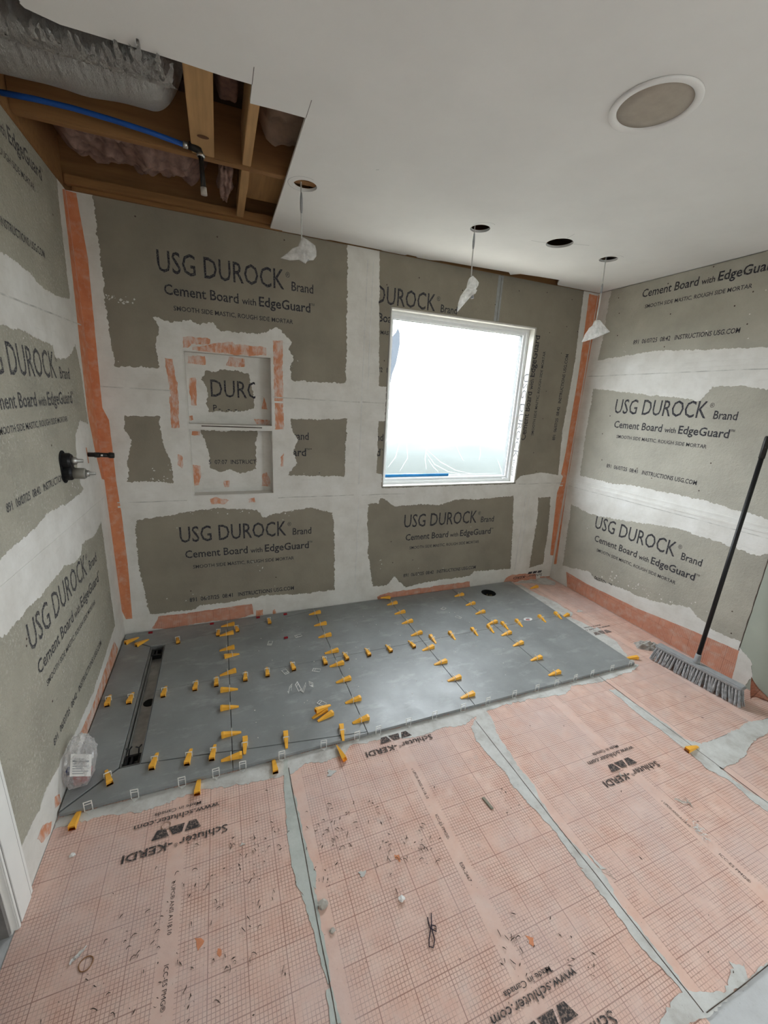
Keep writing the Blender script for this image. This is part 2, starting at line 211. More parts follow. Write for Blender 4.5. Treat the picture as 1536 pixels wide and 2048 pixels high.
# ------------------------------------------------------------------ materials
def mat(name, rough=.8, metal=0.0):
    m = bpy.data.materials.new(name); m.use_nodes = True; nt = m.node_tree
    b = nt.nodes['Principled BSDF']; b.inputs['Roughness'].default_value = rough; b.inputs['Metallic'].default_value = metal
    b.inputs['Specular IOR Level'].default_value = .3
    return m, nt, b
def N(nt, t, **kw):
    n = nt.nodes.new(t)
    for k, v in kw.items():
        if k in n.inputs: n.inputs[k].default_value = v
        else: setattr(n, k, v)
    return n
def coord(nt, scale=(1, 1, 1)):
    g = N(nt, 'ShaderNodeNewGeometry'); mp = N(nt, 'ShaderNodeMapping'); mp.inputs['Scale'].default_value = scale
    nt.links.new(g.outputs['Position'], mp.inputs['Vector']); return mp.outputs[0]
def nz(nt, vec, scale, detail=4, rough=.6):
    n = N(nt, 'ShaderNodeTexNoise'); n.inputs['Scale'].default_value = scale; n.inputs['Detail'].default_value = detail
    n.inputs['Roughness'].default_value = rough; nt.links.new(vec, n.inputs['Vector']); return n.outputs['Fac']
def ramp(nt, fac, stops):
    r = N(nt, 'ShaderNodeValToRGB'); e = r.color_ramp.elements
    while len(e) < len(stops): e.new(.5)
    for i, (p, c) in enumerate(stops):
        e[i].position = p; e[i].color = (*c, 1) if len(c) == 3 else c
    nt.links.new(fac, r.inputs['Fac']); return r.outputs['Color']
def step(nt, fac, a, b):
    r = N(nt, 'ShaderNodeMapRange'); r.inputs['From Min'].default_value = a; r.inputs['From Max'].default_value = b
    nt.links.new(fac, r.inputs['Value']); return r.outputs[0]
def mix(nt, fac, a, b, blend='MIX'):
    m = N(nt, 'ShaderNodeMix'); m.data_type = 'RGBA'; m.blend_type = blend
    for s, v in ((m.inputs[0], fac), (m.inputs[6], a), (m.inputs[7], b)):
        if isinstance(v, (tuple, list)): s.default_value = (*v, 1) if len(v) == 3 else v
        elif isinstance(v, (int, float)): s.default_value = v
        else: nt.links.new(v, s)
    return m.outputs[2]
def math_(nt, op, a, b=None, c=None):
    m = N(nt, 'ShaderNodeMath', operation=op)
    for i, v in enumerate((a, b, c)):
        if v is None: continue
        if isinstance(v, (int, float)): m.inputs[i].default_value = v
        else: nt.links.new(v, m.inputs[i])
    return m.outputs[0]
def bump(nt, b, h, strength=.3, dist=.002):
    n = N(nt, 'ShaderNodeBump'); n.inputs['Strength'].default_value = strength; n.inputs['Distance'].default_value = dist
    nt.links.new(h, n.inputs['Height']); nt.links.new(n.outputs[0], b.inputs['Normal'])
def setc(nt, b, c):
    if isinstance(c, tuple): b.inputs['Base Color'].default_value = (*c, 1)
    else: nt.links.new(c, b.inputs['Base Color'])
def plain(name, c, rough=.6, metal=0.0, var=.12, scale=30, bstr=0, bscale=200):
    m, nt, b = mat(name, rough, metal); v = coord(nt)
    lo = tuple(x*(1-var) for x in c); hi = tuple(min(1, x*(1+var)) for x in c)
    setc(nt, b, ramp(nt, nz(nt, v, scale), [(.3, lo), (.7, hi)]))
    if bstr: bump(nt, b, nz(nt, v, bscale, 3), bstr)
    return m
def m_cement(name, c, bs, scale):
    m, nt, b = mat(name, .92); v = coord(nt)
    big = ramp(nt, nz(nt, v, 3.5, 5), [(.3, tuple(x*.86 for x in c)), (.7, tuple(min(1, x*1.12) for x in c))])
    pits = step(nt, nz(nt, v, scale*1.7, 2), .66, .74)
    setc(nt, b, mix(nt, math_(nt, 'MULTIPLY', pits, .35), big, tuple(x*.45 for x in c)))
    if bs > .8:
        fl_ = step(nt, nz(nt, v, 75, 5, .75), .52, .64); big2 = mix(nt, math_(nt, 'MULTIPLY', fl_, math_(nt, 'MULTIPLY', step(nt, nz(nt, v, 5, 3), .38, .6), .75)), b.inputs['Base Color'].links[0].from_socket, (.60, .585, .51)); setc(nt, b, big2)  # pale flecks stand in for highlights on the coarse grain
    h = math_(nt, 'ADD', nz(nt, v, scale, 4, .7), math_(nt, 'MULTIPLY', nz(nt, v, scale*.3, 3), .8))
    bump(nt, b, h, bs, .004 if bs < .8 else .009); return m
M = {}
M['board'] = m_cement('cement_board_grey_shaded', (.268, .240, .190), .35, 120)  # window wall: tone darkened to paint in its shade
M['board_sand_lit'] = m_cement('cement_board_sandy_lit', (.405, .385, .325), .79, 75)  # right wall: coarser face, with its brighter light put into the tone
M['board_rough_lit'] = m_cement('cement_board_rough_lit', (.40, .38, .31), 1.0, 60)  # left wall: rough face, tone lightened to carry its light
def m_skim():
    m, nt, b = mat('white_thinset', .85); v = coord(nt)
    c = ramp(nt, nz(nt, v, 6, 6, .65), [(.3, (.60, .58, .535)), (.55, (.70, .685, .645)), (.75, (.77, .76, .73))])
    st = nz(nt, coord(nt, (1, 1, 7)), 9, 5)
    setc(nt, b, mix(nt, math_(nt, 'MULTIPLY', step(nt, st, .58, .75), .22), c, (.46, .44, .40)))
    bump(nt, b, math_(nt, 'ADD', st, nz(nt, v, 60, 3)), .25, .003); return m
M['skim'] = m_skim()
M['seam'] = plain('seam_ridge', (.66, .655, .63), .85, var=.15, scale=12)
M['seamshadow'] = plain('seam_groove_shade', (.54, .53, .495), .9, var=.3, scale=14)  # darker tone paints the shade along the seams
def m_membrane(name, grid, mode='floor', dust=.5):
    m, nt, b = mat(name, .75); v = coord(nt)
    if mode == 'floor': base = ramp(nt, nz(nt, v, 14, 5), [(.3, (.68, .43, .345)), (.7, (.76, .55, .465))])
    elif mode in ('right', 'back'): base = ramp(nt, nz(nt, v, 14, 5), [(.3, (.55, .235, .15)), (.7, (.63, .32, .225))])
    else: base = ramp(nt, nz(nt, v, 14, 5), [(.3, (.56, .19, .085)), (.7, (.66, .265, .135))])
    if grid:
        sep = N(nt, 'ShaderNodeSeparateXYZ'); g = N(nt, 'ShaderNodeNewGeometry'); nt.links.new(g.outputs['Position'], sep.inputs[0])
        ax = ('X', 'Y') if mode == 'floor' else (('Y', 'Z') if mode == 'right' else ('X', 'Z'))
        def ln(src, per, wid):
            f = math_(nt, 'FRACT', math_(nt, 'DIVIDE', src, per)); d = math_(nt, 'ABSOLUTE', math_(nt, 'SUBTRACT', f, .5))
            return math_(nt, 'GREATER_THAN', d, .5 - wid/per/2)
        a, c = sep.outputs[ax[0]], sep.outputs[ax[1]]
        fine = math_(nt, 'MAXIMUM', ln(a, .0105, .0019), ln(c, .0105, .0019))
        heavy = math_(nt, 'MAXIMUM', ln(a, .105, .0026), ln(c, .105, .0026))
        wear = step(nt, nz(nt, v, 11, 5), .32, .55)
        line = math_(nt, 'MAXIMUM', math_(nt, 'MULTIPLY', fine, math_(nt, 'MULTIPLY', wear, .62)), math_(nt, 'MULTIPLY', heavy, .72))
        if mode == 'floor':
            u = math_(nt, 'SUBTRACT', math_(nt, 'MULTIPLY', math_(nt, 'FRACT', math_(nt, 'DIVIDE', math_(nt, 'ADD', sep.outputs['X'], .924+.462-.418), .924)), .924), .462)
            bare1 = math_(nt, 'LESS_THAN', math_(nt, 'ABSOLUTE', u), .026)
            bare2 = math_(nt, 'LESS_THAN', math_(nt, 'ABSOLUTE', math_(nt, 'SUBTRACT', u, .437)), .024)
            keep = math_(nt, 'SUBTRACT', 1.0, math_(nt, 'MAXIMUM', bare1, bare2)); line = math_(nt, 'MULTIPLY', line, keep)
        base = mix(nt, line, base, (.24, .105, .08))
    if mode == 'floor':
        d1 = step(nt, nz(nt, v, 2.6, 6, .62), .42, .68); d2 = step(nt, nz(nt, v, 24, 4), .5, .75)
        base = mix(nt, math_(nt, 'MULTIPLY', d1, .9*dust), base, (.60, .50, .485))
        base = mix(nt, math_(nt, 'MULTIPLY', d2, .45*dust), base, (.62, .56, .51))
        spot = step(nt, nz(nt, v, 7.5, 6, .7), .63, .72); base = mix(nt, math_(nt, 'MULTIPLY', spot, .4), base, (.40, .35, .33))
        spk = step(nt, nz(nt, v, 150, 2), .71, .76); base = mix(nt, math_(nt, 'MULTIPLY', spk, .8), base, (.12, .08, .06))
    else:
        base = mix(nt, math_(nt, 'MULTIPLY', step(nt, nz(nt, v, 22, 5), .48, .7), .5), base, (.62, .48, .40))
    setc(nt, b, base); bump(nt, b, nz(nt, v, 90, 4), .25); return m
M['membrane'] = m_membrane('orange_membrane_floor', True)
M['tape'] = m_membrane('orange_membrane_tape', False, 'tape')
def m_worn():
    m, nt, b = mat('smeared_membrane', .85); v = coord(nt)
    c = ramp(nt, nz(nt, v, 12, 5), [(.3, (.56, .21, .10)), (.7, (.64, .32, .20))])
    f = step(nt, nz(nt, coord(nt, (1, 1, .45)), 26, 6, .7), .44, .60)
    setc(nt, b, mix(nt, math_(nt, 'MULTIPLY', f, .85), c, (.66, .58, .53))); bump(nt, b, nz(nt, v, 60, 4), .25); return m
M['worn'] = m_worn()
M['flash'] = m_membrane('orange_membrane_flashing', True, 'right')
M['flashb'] = m_membrane('orange_membrane_wall_band', True, 'back')
def m_mortar(name, c0, c1, c2):
    m, nt, b = mat(name, .9); v = coord(nt)
    c = ramp(nt, nz(nt, v, 9, 6, .7), [(.28, c0), (.5, c1), (.72, c2)])
    sp = step(nt, nz(nt, v, 130, 2), .69, .75); setc(nt, b, mix(nt, math_(nt, 'MULTIPLY', sp, .6), c, (.25, .23, .21)))
    bump(nt, b, nz(nt, v, 45, 5), .3, .003); return m
M['mortar'] = m_mortar('thinset_smear_floor', (.40, .37, .34), (.56, .555, .53), (.66, .66, .64))
M['filler'] = m_mortar('seam_filler_grey', (.38, .40, .37), (.48, .51, .475), (.56, .58, .55))
M['slab'] = m_mortar('grey_underlay', (.45, .45, .45), (.52, .525, .53), (.58, .585, .59))
def m_tile():
    m, nt, b = mat('grey_porcelain', .5); v = coord(nt)
    c = ramp(nt, nz(nt, v, 4, 6, .65), [(.3, (.20, .21, .21)), (.7, (.28, .295, .295))])
    sm = step(nt, nz(nt, coord(nt, (1, 2.4, 1)), 5.5, 7, .7), .54, .74); c = mix(nt, math_(nt, 'MULTIPLY', sm, .6), c, (.44, .455, .45))
    sc = step(nt, nz(nt, coord(nt, (5, 1, 1)), 16, 6, .75), .66, .72); c = mix(nt, math_(nt, 'MULTIPLY', sc, .4), c, (.42, .42, .41))
    setc(nt, b, c); r = step(nt, nz(nt, v, 7, 5), .2, .8); nt.links.new(math_(nt, 'ADD', math_(nt, 'MULTIPLY', r, .2), .30), b.inputs['Roughness'])
    b.inputs['Specular IOR Level'].default_value = .6
    return m
M['tile'] = m_tile()
def m_ink(name, c, under, wear):
    m, nt, b = mat(name, .85); v = coord(nt)
    f = math_(nt, 'MULTIPLY', step(nt, nz(nt, v, 170, 2), .48, .62), wear)
    setc(nt, b, mix(nt, f, c, under)); return m
M['ink'] = m_ink('black_print', (.022, .021, .03), (.20, .19, .165), .55)
M['ink_rough'] = m_ink('black_print_on_rough_face', (.035, .035, .045), (.25, .24, .20), .95)
M['ink_floor'] = m_ink('grey_print_on_membrane', (.055, .048, .048), (.38, .27, .22), .6)
M['ink_faint'] = m_ink('faint_print', (.13, .115, .11), (.45, .33, .28), .8)
M['ink_return'] = m_ink('print_on_window_return', (.10, .10, .11), (.4, .4, .38), .3)
M['ceiling'] = plain('white_ceiling_paint', (.78, .775, .76), .9, var=.03, scale=4, bstr=.08, bscale=160)
M['plaster'] = plain('white_wall_paint', (.72, .715, .69), .9, var=.05, scale=4)
M['green'] = plain('green_drywall_paper', (.37, .40, .34), .9, var=.06, scale=5)
M['gyp'] = plain('gypsum_core', (.58, .56, .52), .95)
M['trim'] = plain('white_trim_paint', (.80, .80, .77), .4, var=.04, scale=8)
M['groove'] = plain('trim_groove', (.20, .19, .18), .7)
M['vinyl'] = plain('white_vinyl', (.80, .82, .83), .35, var=.03)
M['gasket'] = plain('grey_gasket', (.16, .17, .17), .6)
M['yellow'] = plain('yellow_plastic', (.92, .47, .06), .42, var=.06, scale=12)
M['red'] = plain('red_plastic', (.30, .012, .02), .5)
M['black'] = plain('black_plastic', (.012, .012, .013), .4)
M['blackmetal'] = plain('black_iron', (.03, .028, .025), .45, .4)
M['steel'] = plain('brushed_steel', (.40, .40, .385), .4, .7, var=.2, scale=20)
M['chrome'] = plain('grey_metal', (.50, .50, .48), .3, .85)
M['blue'] = plain('blue_pipe_plastic', (.012, .075, .32), .4)
M['bluetape'] = plain('blue_tape', (.03, .30, .72), .6)
M['grille'] = plain('beige_speaker_grille', (.40, .355, .30), .8, var=.06, bstr=.3, bscale=900)
M['copper'] = plain('brown_cardboard', (.40, .24, .12), .9)
M['paper'] = plain('white_paper', (.75, .74, .72), .8, var=.06)
M['rag'] = plain('dusty_white_rag', (.72, .69, .65), .95, var=.2)
M['bristle'] = plain('grey_bristle', (.52, .54, .56), .7, var=.35, scale=60)
M['broomblock'] = plain('grey_broom_plastic', (.33, .34, .35), .5)
M['peach'] = plain('bare_orange_spot', (.62, .25, .13), .8)
M['cablew'] = plain('grey_cable', (.55, .55, .53), .5)
M['sleeve'] = plain('grey_sleeve', (.30, .31, .32), .5)
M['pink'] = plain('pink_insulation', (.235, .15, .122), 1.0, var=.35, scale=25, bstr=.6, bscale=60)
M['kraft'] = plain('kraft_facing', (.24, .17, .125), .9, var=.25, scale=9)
M['paving'] = plain('outdoor_paving', (.52, .49, .42), .9)
M['dim_hedge'] = plain('added_hedge_dull', (.053, .060, .0565), .9, var=.06)
M['crumb'] = plain('grey_crumb', (.40, .37, .33), .95, var=.3)
M['fleck'] = plain('dark_fleck', (.085, .062, .05), .95, var=.4)
M['darkvoid'] = plain('dark_outlet', (.01, .01, .01), .9)
M['redpart'] = plain('dull_red_plastic', (.34, .07, .065), .5)
M['navy'] = plain('navy_plastic', (.02, .035, .12), .5)
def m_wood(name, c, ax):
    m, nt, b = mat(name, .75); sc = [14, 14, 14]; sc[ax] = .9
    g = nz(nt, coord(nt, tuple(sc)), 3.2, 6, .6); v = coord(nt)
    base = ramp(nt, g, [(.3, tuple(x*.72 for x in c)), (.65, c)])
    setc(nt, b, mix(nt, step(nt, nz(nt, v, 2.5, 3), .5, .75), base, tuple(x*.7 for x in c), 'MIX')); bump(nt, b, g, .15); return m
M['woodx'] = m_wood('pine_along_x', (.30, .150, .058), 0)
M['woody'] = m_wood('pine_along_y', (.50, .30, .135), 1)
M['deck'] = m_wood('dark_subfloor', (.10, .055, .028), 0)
def m_foil():
    m, nt, b = mat('crinkled_foil', .33, .9); v = coord(nt); b.inputs['Base Color'].default_value = (.50, .49, .48, 1)
    h = math_(nt, 'ADD', nz(nt, coord(nt, (2.6, 1, 1)), 26, 6, .75), math_(nt, 'MULTIPLY', nz(nt, v, 95, 4), .5)); bump(nt, b, h, .9, .012); return m
M['foil'] = m_foil()
def m_clear(name, c, alpha, rough=.25, transl=.0):
    m = bpy.data.materials.new(name); m.use_nodes = True; nt = m.node_tree; nt.nodes.clear()
    out = N(nt, 'ShaderNodeOutputMaterial'); t = N(nt, 'ShaderNodeBsdfTransparent'); p = N(nt, 'ShaderNodeBsdfPrincipled')
    p.inputs['Base Color'].default_value = (*c, 1); p.inputs['Roughness'].default_value = rough
    v = coord(nt); f = step(nt, nz(nt, v, 38, 4), .3, .7)
    mx = N(nt, 'ShaderNodeMixShader'); nt.links.new(math_(nt, 'ADD', math_(nt, 'MULTIPLY', f, alpha*.5), alpha*.75), mx.inputs[0])
    nt.links.new(t.outputs[0], mx.inputs[1]); nt.links.new(p.outputs[0], mx.inputs[2])
    if transl:
        tr = N(nt, 'ShaderNodeBsdfTranslucent'); tr.inputs['Color'].default_value = (*c, 1); m2 = N(nt, 'ShaderNodeMixShader'); m2.inputs[0].default_value = transl
        nt.links.new(p.outputs[0], m2.inputs[1]); nt.links.new(tr.outputs[0], m2.inputs[2]); nt.links.new(m2.outputs[0], mx.inputs[2])
    nt.links.new(mx.outputs[0], out.inputs['Surface']); return m
M['clip'] = m_clear('clear_clip_plastic', (.88, .88, .85), .72)
M['bag'] = m_clear('thin_white_plastic', (.85, .85, .84), .62, .25, .45)
M['clearbag'] = m_clear('clear_bag_plastic', (.8, .78, .77), .30, .15)
M['glass'] = m_clear('window_glass', (.9, .95, .95), .008, .05)
M['film'] = m_clear('masking_film', (.86, .92, .90), .022, .4, .5)
M['fold'] = m_clear('masking_film_fold', (.92, .96, .95), .13, .4, .6)
# ------------------------------------------------------------------ the setting
def struct(name, me, m): return tag(link(name, me, m), kind='structure')
def boxes(*c):
    bm = bmesh.new()
    for i in range(0, len(c), 6): bx(bm, *c[i:i+6])
    return to_mesh(bm)
NX0, NX1, NZ0, NZ1 = .458, .945, .906, 1.757           # niche
TOP = 2.74                                             # underside of the deck over the ceiling
BW = .0127                                             # board thickness
# floor slab with the slot of the drain and the hole of the flange
DX0, DX1, DY0, DY1 = .172, .249, -1.095, -.20
PX, PY, PR = 2.668, -.155, .062
floor = struct('floor', sheet_mesh([rect(-1.6, W+.12, DEEP-.12, .12), rect(DX0, DX1, DY0, DY1), circle(PX, PY, PR-.006)], .06, FLOOR, -.06), M['slab'])
tag(floor, 'floor of grey slab, orange membrane sheets and grey tiles', 'floor')
# wall cores
wall_back = struct('wall_back', sheet_mesh([rect(-.12, W+.12, 0, TOP), rect(WX0, WX1, WZ0, WZ1), rect(NX0, NX1, NZ0, NZ1)], .14, BACK, -.14-BW), M['woodx'])
tag(wall_back, 'window wall of grey cement boards with white thinset over the seams', 'wall')
DRY0, DRY1, DRZ = -2.46, -1.60, 2.05                   # door opening in the left wall
wall_left = struct('wall_left', boxes(-.13, -BW, DRY1, 0, 0, TOP, -.13, -BW, DEEP, DRY0, 0, TOP, -.13, -BW, DRY0, DRY1, DRZ, TOP), M['plaster'])
tag(wall_left, 'rough grey cement board wall with white thinset bands beside a door casing', 'wall')
wall_right = struct('wall_right', sheet_mesh([rect(DEEP, 0, 0, TOP), rect(VY0, VY1, VZ0, VZ1)], .117, RIGHT, -.13), M['plaster'])
tag(wall_right, 'grey cement board wall with white thinset bands behind the broom', 'wall')
wall_front = struct('wall_front', boxes(-.12, W+.12, DEEP-.12, DEEP, 0, TOP), M['plaster'])
tag(wall_front, 'plain white wall behind the photographer', 'wall')
wall_hall = struct('wall_hall', boxes(-1.6, -1.5, DEEP, .1, 0, TOP, -1.6, -.13, DEEP-.1, DEEP, 0, TOP, -1.6, -.13, 0, .1, 0, TOP, -1.6, -.13, DEEP, 0, 2.44, 2.5), M['plaster'])
tag(wall_hall, 'plain hall walls beyond the door opening', 'wall')
deck = struct('roof_deck', boxes(-.13, W+.13, DEEP-.12, .14, TOP, TOP+.03), M['deck']); tag(deck, 'dark subfloor deck over the ceiling framing', 'deck')

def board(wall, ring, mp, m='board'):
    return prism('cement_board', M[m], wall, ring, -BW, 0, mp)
G = .0015
# boards of the window wall
SX, SU, SZ1, SZ2 = 1.53, 2.54, .888, 1.525
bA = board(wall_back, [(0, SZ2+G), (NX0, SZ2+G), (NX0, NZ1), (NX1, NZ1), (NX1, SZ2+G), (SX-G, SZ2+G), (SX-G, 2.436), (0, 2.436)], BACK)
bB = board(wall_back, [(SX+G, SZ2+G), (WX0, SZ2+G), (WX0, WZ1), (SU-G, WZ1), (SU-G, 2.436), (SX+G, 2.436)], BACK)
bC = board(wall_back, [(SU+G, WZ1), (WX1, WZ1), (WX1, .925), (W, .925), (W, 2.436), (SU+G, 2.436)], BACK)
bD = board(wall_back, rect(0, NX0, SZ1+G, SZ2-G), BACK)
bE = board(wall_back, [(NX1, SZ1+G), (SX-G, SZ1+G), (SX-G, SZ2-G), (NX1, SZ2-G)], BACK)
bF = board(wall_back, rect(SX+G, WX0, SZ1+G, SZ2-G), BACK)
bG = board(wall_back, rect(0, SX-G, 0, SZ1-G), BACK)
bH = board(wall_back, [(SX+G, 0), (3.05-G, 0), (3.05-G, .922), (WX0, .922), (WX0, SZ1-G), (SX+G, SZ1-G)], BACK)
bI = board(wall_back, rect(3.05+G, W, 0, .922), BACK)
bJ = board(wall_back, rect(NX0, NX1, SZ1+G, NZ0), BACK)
# boards of the side walls
rows = [(0, .915), (.918, 1.828), (1.831, 2.436)]
bL = [board(wall_left, rect(-1.5, -.0005, a, b), LEFT, 'board_rough_lit') for a, b in rows]
bR = [board(wall_right, rect(-1.525, -.0005, a, b), RIGHT, 'board_sand_lit') for a, b in rows]
sheet('drywall_panel', M['green'], wall_right, [rect(DEEP, -1.529, 0, 2.436), rect(VY0, VY1, VZ0, VZ1)], BW+.001, RIGHT, -BW)
prism('drywall_panel', M['plaster'], wall_left, rect(DEEP, DRY0, 0, 2.436), -BW, 0, LEFT)
prism('drywall_panel', M['plaster'], wall_left, rect(DRY0, DRY1, DRZ, 2.436), -BW, 0, LEFT)
prism('drywall_panel', M['plaster'], wall_left, rect(DRY1, -1.5, 0, 2.436), -BW, 0, LEFT)

# trowelled thinset over the seams, with the bare islands left grey
def fix7(r): return [((u+.006 if abs(u-WX1) < .002 else u-.006 if abs(u-WX0) < .002 else u), (v-.006 if abs(v-WZ0) < .002 else v)) for u, v in r]
TH = .0014
ZT = 2.436
def jago(path, amp, stp, seed, tooth=.5):
    """Ragged open path (ends kept)."""
    r = jag(path, amp, stp, seed, tooth)          # closed version; cut the closing edge off again
    e = Vector(path[-1]).to_2d(); k = min(range(len(r)-1, -1, -1), key=lambda i: (Vector(r[i])-e).length)
    return [tuple(path[0])] + r[1:k] + [tuple(path[-1])]
B7 = fix7(D['B7']); B1 = D['B1']
ringB = [(.0005, .001), (W-.0005, .001), (W-.0005, ZT)] + jago([(B7[2][0], ZT)] + B7[3:] + [(B7[0][0], ZT)], .0042, .007, 9) + jago([(B1[2][0], ZT)] + B1[3:] + [(B1[0][0], ZT)], .006, .007, 1, .8) + [(.0005, ZT)]
isl = [jag(D[k], .006, .007, i+2, .8) for i, k in enumerate(('B2', 'B3', 'B4', 'B5', 'B6'))]
skB = sheet('thinset_coat', M['skim'], wall_back, [ringB] + isl + [rect(NX0-.001, NX1+.001, NZ0-.001, NZ1+.001)], TH, BACK)
LE = -1.486; l1 = D['L1']
l2 = D['L2'] + [(LE, D['L2'][-1][1]+.03), (LE, D['L2'][0][1]+.0)]
l3 = D['L3'] + [(LE, D['L3'][-1][1]-.01), (LE, D['L3'][0][1]-.02)]
ringL = [(-1.492, .001), (-.001, .001), (-.001, ZT)] + jago([(l1[0][0], ZT)] + l1[1:] + [(-1.2, 1.93), (-1.492, 1.95)], .005, .007, 20, .8)
sheet('thinset_coat', M['skim'], wall_left, [ringL] + [jag(r, .0055, .007, 21+i, .8) for i, r in enumerate((l2, l3))], TH, LEFT)
r1 = D['R1']; RE = -1.524; cl = lambda L: [(max(u, -1.515), v) for u, v in L]
dn2 = [(RE, D['R2'][-1][1])] + cl(D['R2'])[::-1] + cl(D['R2b'])[::-1] + [(RE, D['R2b'][0][1]+.01)]
dn3 = [(RE, .825)] + cl(D['R3'][:-2])[::-1] + cl(D['R3b'][2:])[::-1] + [(RE, .26)]
ringR = [(RE, .001), (-.001, .001), (-.001, ZT)] + jago([(r1[0][0], ZT)] + r1[1:] + [(-1.4, 1.935), (RE, 1.94)], .006, .007, 30, .8) + jago(dn2, .006, .007, 31, .9) + jago(dn3, .006, .007, 32, .9)
sheet('thinset_coat', M['skim'], wall_right, [ringR], TH, RIGHT)
ck = [(-1.5262+.004*noise.noise(Vector((z*14, 0, 1))), z) for z in [.20+.02*i for i in range(112)]]
sheet('joint_crack', M['fleck'], wall_right, [[(u+.0018+.003*max(0, noise.noise(Vector((v*40, 3, 0)))), v) for u, v in ck] + [(u-.0018, v) for u, v in ck[::-1]]], .0006, RIGHT, .0011)
sheet('thinset_coat', M['skim'], wall_right, [jag([(-1.527, .10), (-1.527, .22), (-1.60, .17), (-1.625, .09), (-1.61, .01), (-1.527, .005)], .006, .008, 40)], TH, RIGHT, .001)
# smudges and specks of thinset flicked on the boards, too small to pick apart
def specks(wall, mp, zones, seed):
    bm = bmesh.new(); rr = random.Random(seed)
    for u0, v0, su, sv, n, big in zones:
        for _ in range(n):
            u, v = rr.gauss(u0, su), rr.gauss(v0, sv); r = rr.uniform(.3, 1)*big; a = rr.uniform(0, 6.28); k = rr.randint(5, 8); el = rr.uniform(.3, 1)
            ps = [(r*rr.uniform(.5, 1)*math.cos(2*math.pi*j/k), el*r*rr.uniform(.5, 1)*math.sin(2*math.pi*j/k)) for j in range(k)]
            bm.faces.new([bm.verts.new(mp(u+x*math.cos(a)-y*math.sin(a), v+x*math.sin(a)+y*math.cos(a), .0010)) for x, y in ps])
    tag(link('thinset_speck', to_mesh(bm, fix=False), M['skim'], wall), kind='stuff')
specks(wall_back, BACK, [(.14, 1.985, .05, .006, 26, .007), (.20, 1.97, .02, .005, 10, .010), (.12, 1.62, .03, .03, 5, .006), (.35, 1.64, .02, .03, 10, .005), (1.05, 1.75, .02, .02, 4, .012), (.30, 1.03, .05, .05, 16, .008), (1.15, 1.03, .06, .02, 5, .006), (.6, .80, .25, .02, 14, .007), (.4, .75, .1, .05, 6, .006), (1.0, .72, .05, .05, 5, .009), (.5, .22, .3, .02, 10, .006), (1.75, .34, .03, .03, 4, .007), (2.1, .22, .1, .03, 8, .006), (2.3, .58, .2, .05, 6, .005), (.8, .38, .03, .03, 4, .009)], 3)
specks(wall_right, RIGHT, [(-.68, .27, .12, .05, 22, .010), (-.9, .29, .1, .03, 14, .009), (-.35, 2.02, .06, .02, 6, .007), (-1.1, 2.1, .1, .06, 6, .006), (-.3, .60, .06, .02, 6, .006), (-.75, 1.75, .05, .02, 4, .006), (-1.2, .33, .08, .03, 10, .008)], 4)
specks(wall_left, LEFT, [(-.5, 1.10, .06, .03, 14, .008), (-.9, .60, .25, .18, 40, .005), (-.5, .75, .2, .1, 20, .005), (-.9, 1.35, .25, .12, 40, .005), (-.75, 1.70, .05, .01, 6, .007)], 5)
# ridges left by the joint tape, and strips that paint groove shade
def ridge(wall, mp, pts, wid, h, m, seed=0):
    up = []; dn = []
    for i in range(len(pts)-1):
        a, b = Vector(pts[i]).to_2d(), Vector(pts[i+1]).to_2d(); k = max(2, int((b-a).length/.05)); d = (b-a).normalized(); n = Vector((-d.y, d.x))
        for j in range(k + (i == len(pts)-2)):
            p = a + (b-a)*(j/k); o = noise.noise(Vector((p.x*6, p.y*6, seed)))*.004
            up.append(tuple(p + n*(wid/2+o))); dn.append(tuple(p + n*(-wid/2+o)))
    sheet('joint_ridge', M[m], wall, [up + dn[::-1]], h, mp, TH)
for z in (.925, 1.842):
    ridge(wall_right, RIGHT, [(-.03, z), (-1.5, z+.01)], .012, .0042, 'skim', z)
    ridge(wall_right, RIGHT, [(-.03, z-.03), (-1.5, z-.02)], .006, .0008, 'seamshadow', z+2)
    ridge(wall_right, RIGHT, [(-.03, z+.035), (-1.5, z+.04)], .010, .003, 'skim', z+3)
ridge(wall_left, LEFT, [(-.05, 1.83), (-1.4, 1.80)], .006, .0012, 'seamshadow', 4)
ridge(wall_left, LEFT, [(-.05, .93), (-1.4, .95)], .006, .0012, 'skim', 5)
for a, b, z in ((.04, .38, 1.535), (.95, 1.52, 1.523), (1.54, 1.70, 1.523)):
    ridge(wall_back, BACK, [(a, z), (b, z-.004)], .007, .0012, 'seamshadow', a); ridge(wall_back, BACK, [(a, z-.03), (b, z-.03)], .012, .002, 'skim', b)
for a, b, z in ((.05, .42, .88), (.97, 1.5, .875), (1.56, 1.9, .872), (2.95, 3.44, .915)):
    ridge(wall_back, BACK, [(a, z), (b, z)], .006, .0010, 'seamshadow', a); ridge(wall_back, BACK, [(a, z-.025), (b, z-.025)], .010, .002, 'skim', b)
for x, z0, z1 in ((1.535, .1, .84), (1.535, .95, 2.38), (1.575, 1.6, 2.38), (3.045, .12, .85), (3.085, .2, .8)):
    ridge(wall_back, BACK, [(x, z0), (x+.004, z1)], .006, .0011, 'seam', x+z0)
sheet('mesh_tape', plain('grey_mesh_tape', (.30, .305, .30), .9), wall_back, [[(SU-.022, WZ1+.004), (SU+.022, WZ1+.004), (SU+.022, 2.43), (SU-.022, 2.43)]], .0006, BACK)
ridge(wall_back, BACK, [(SU+.004, WZ1+.01), (SU+.002, 2.42)], .007, .0004, 'groove', 2)

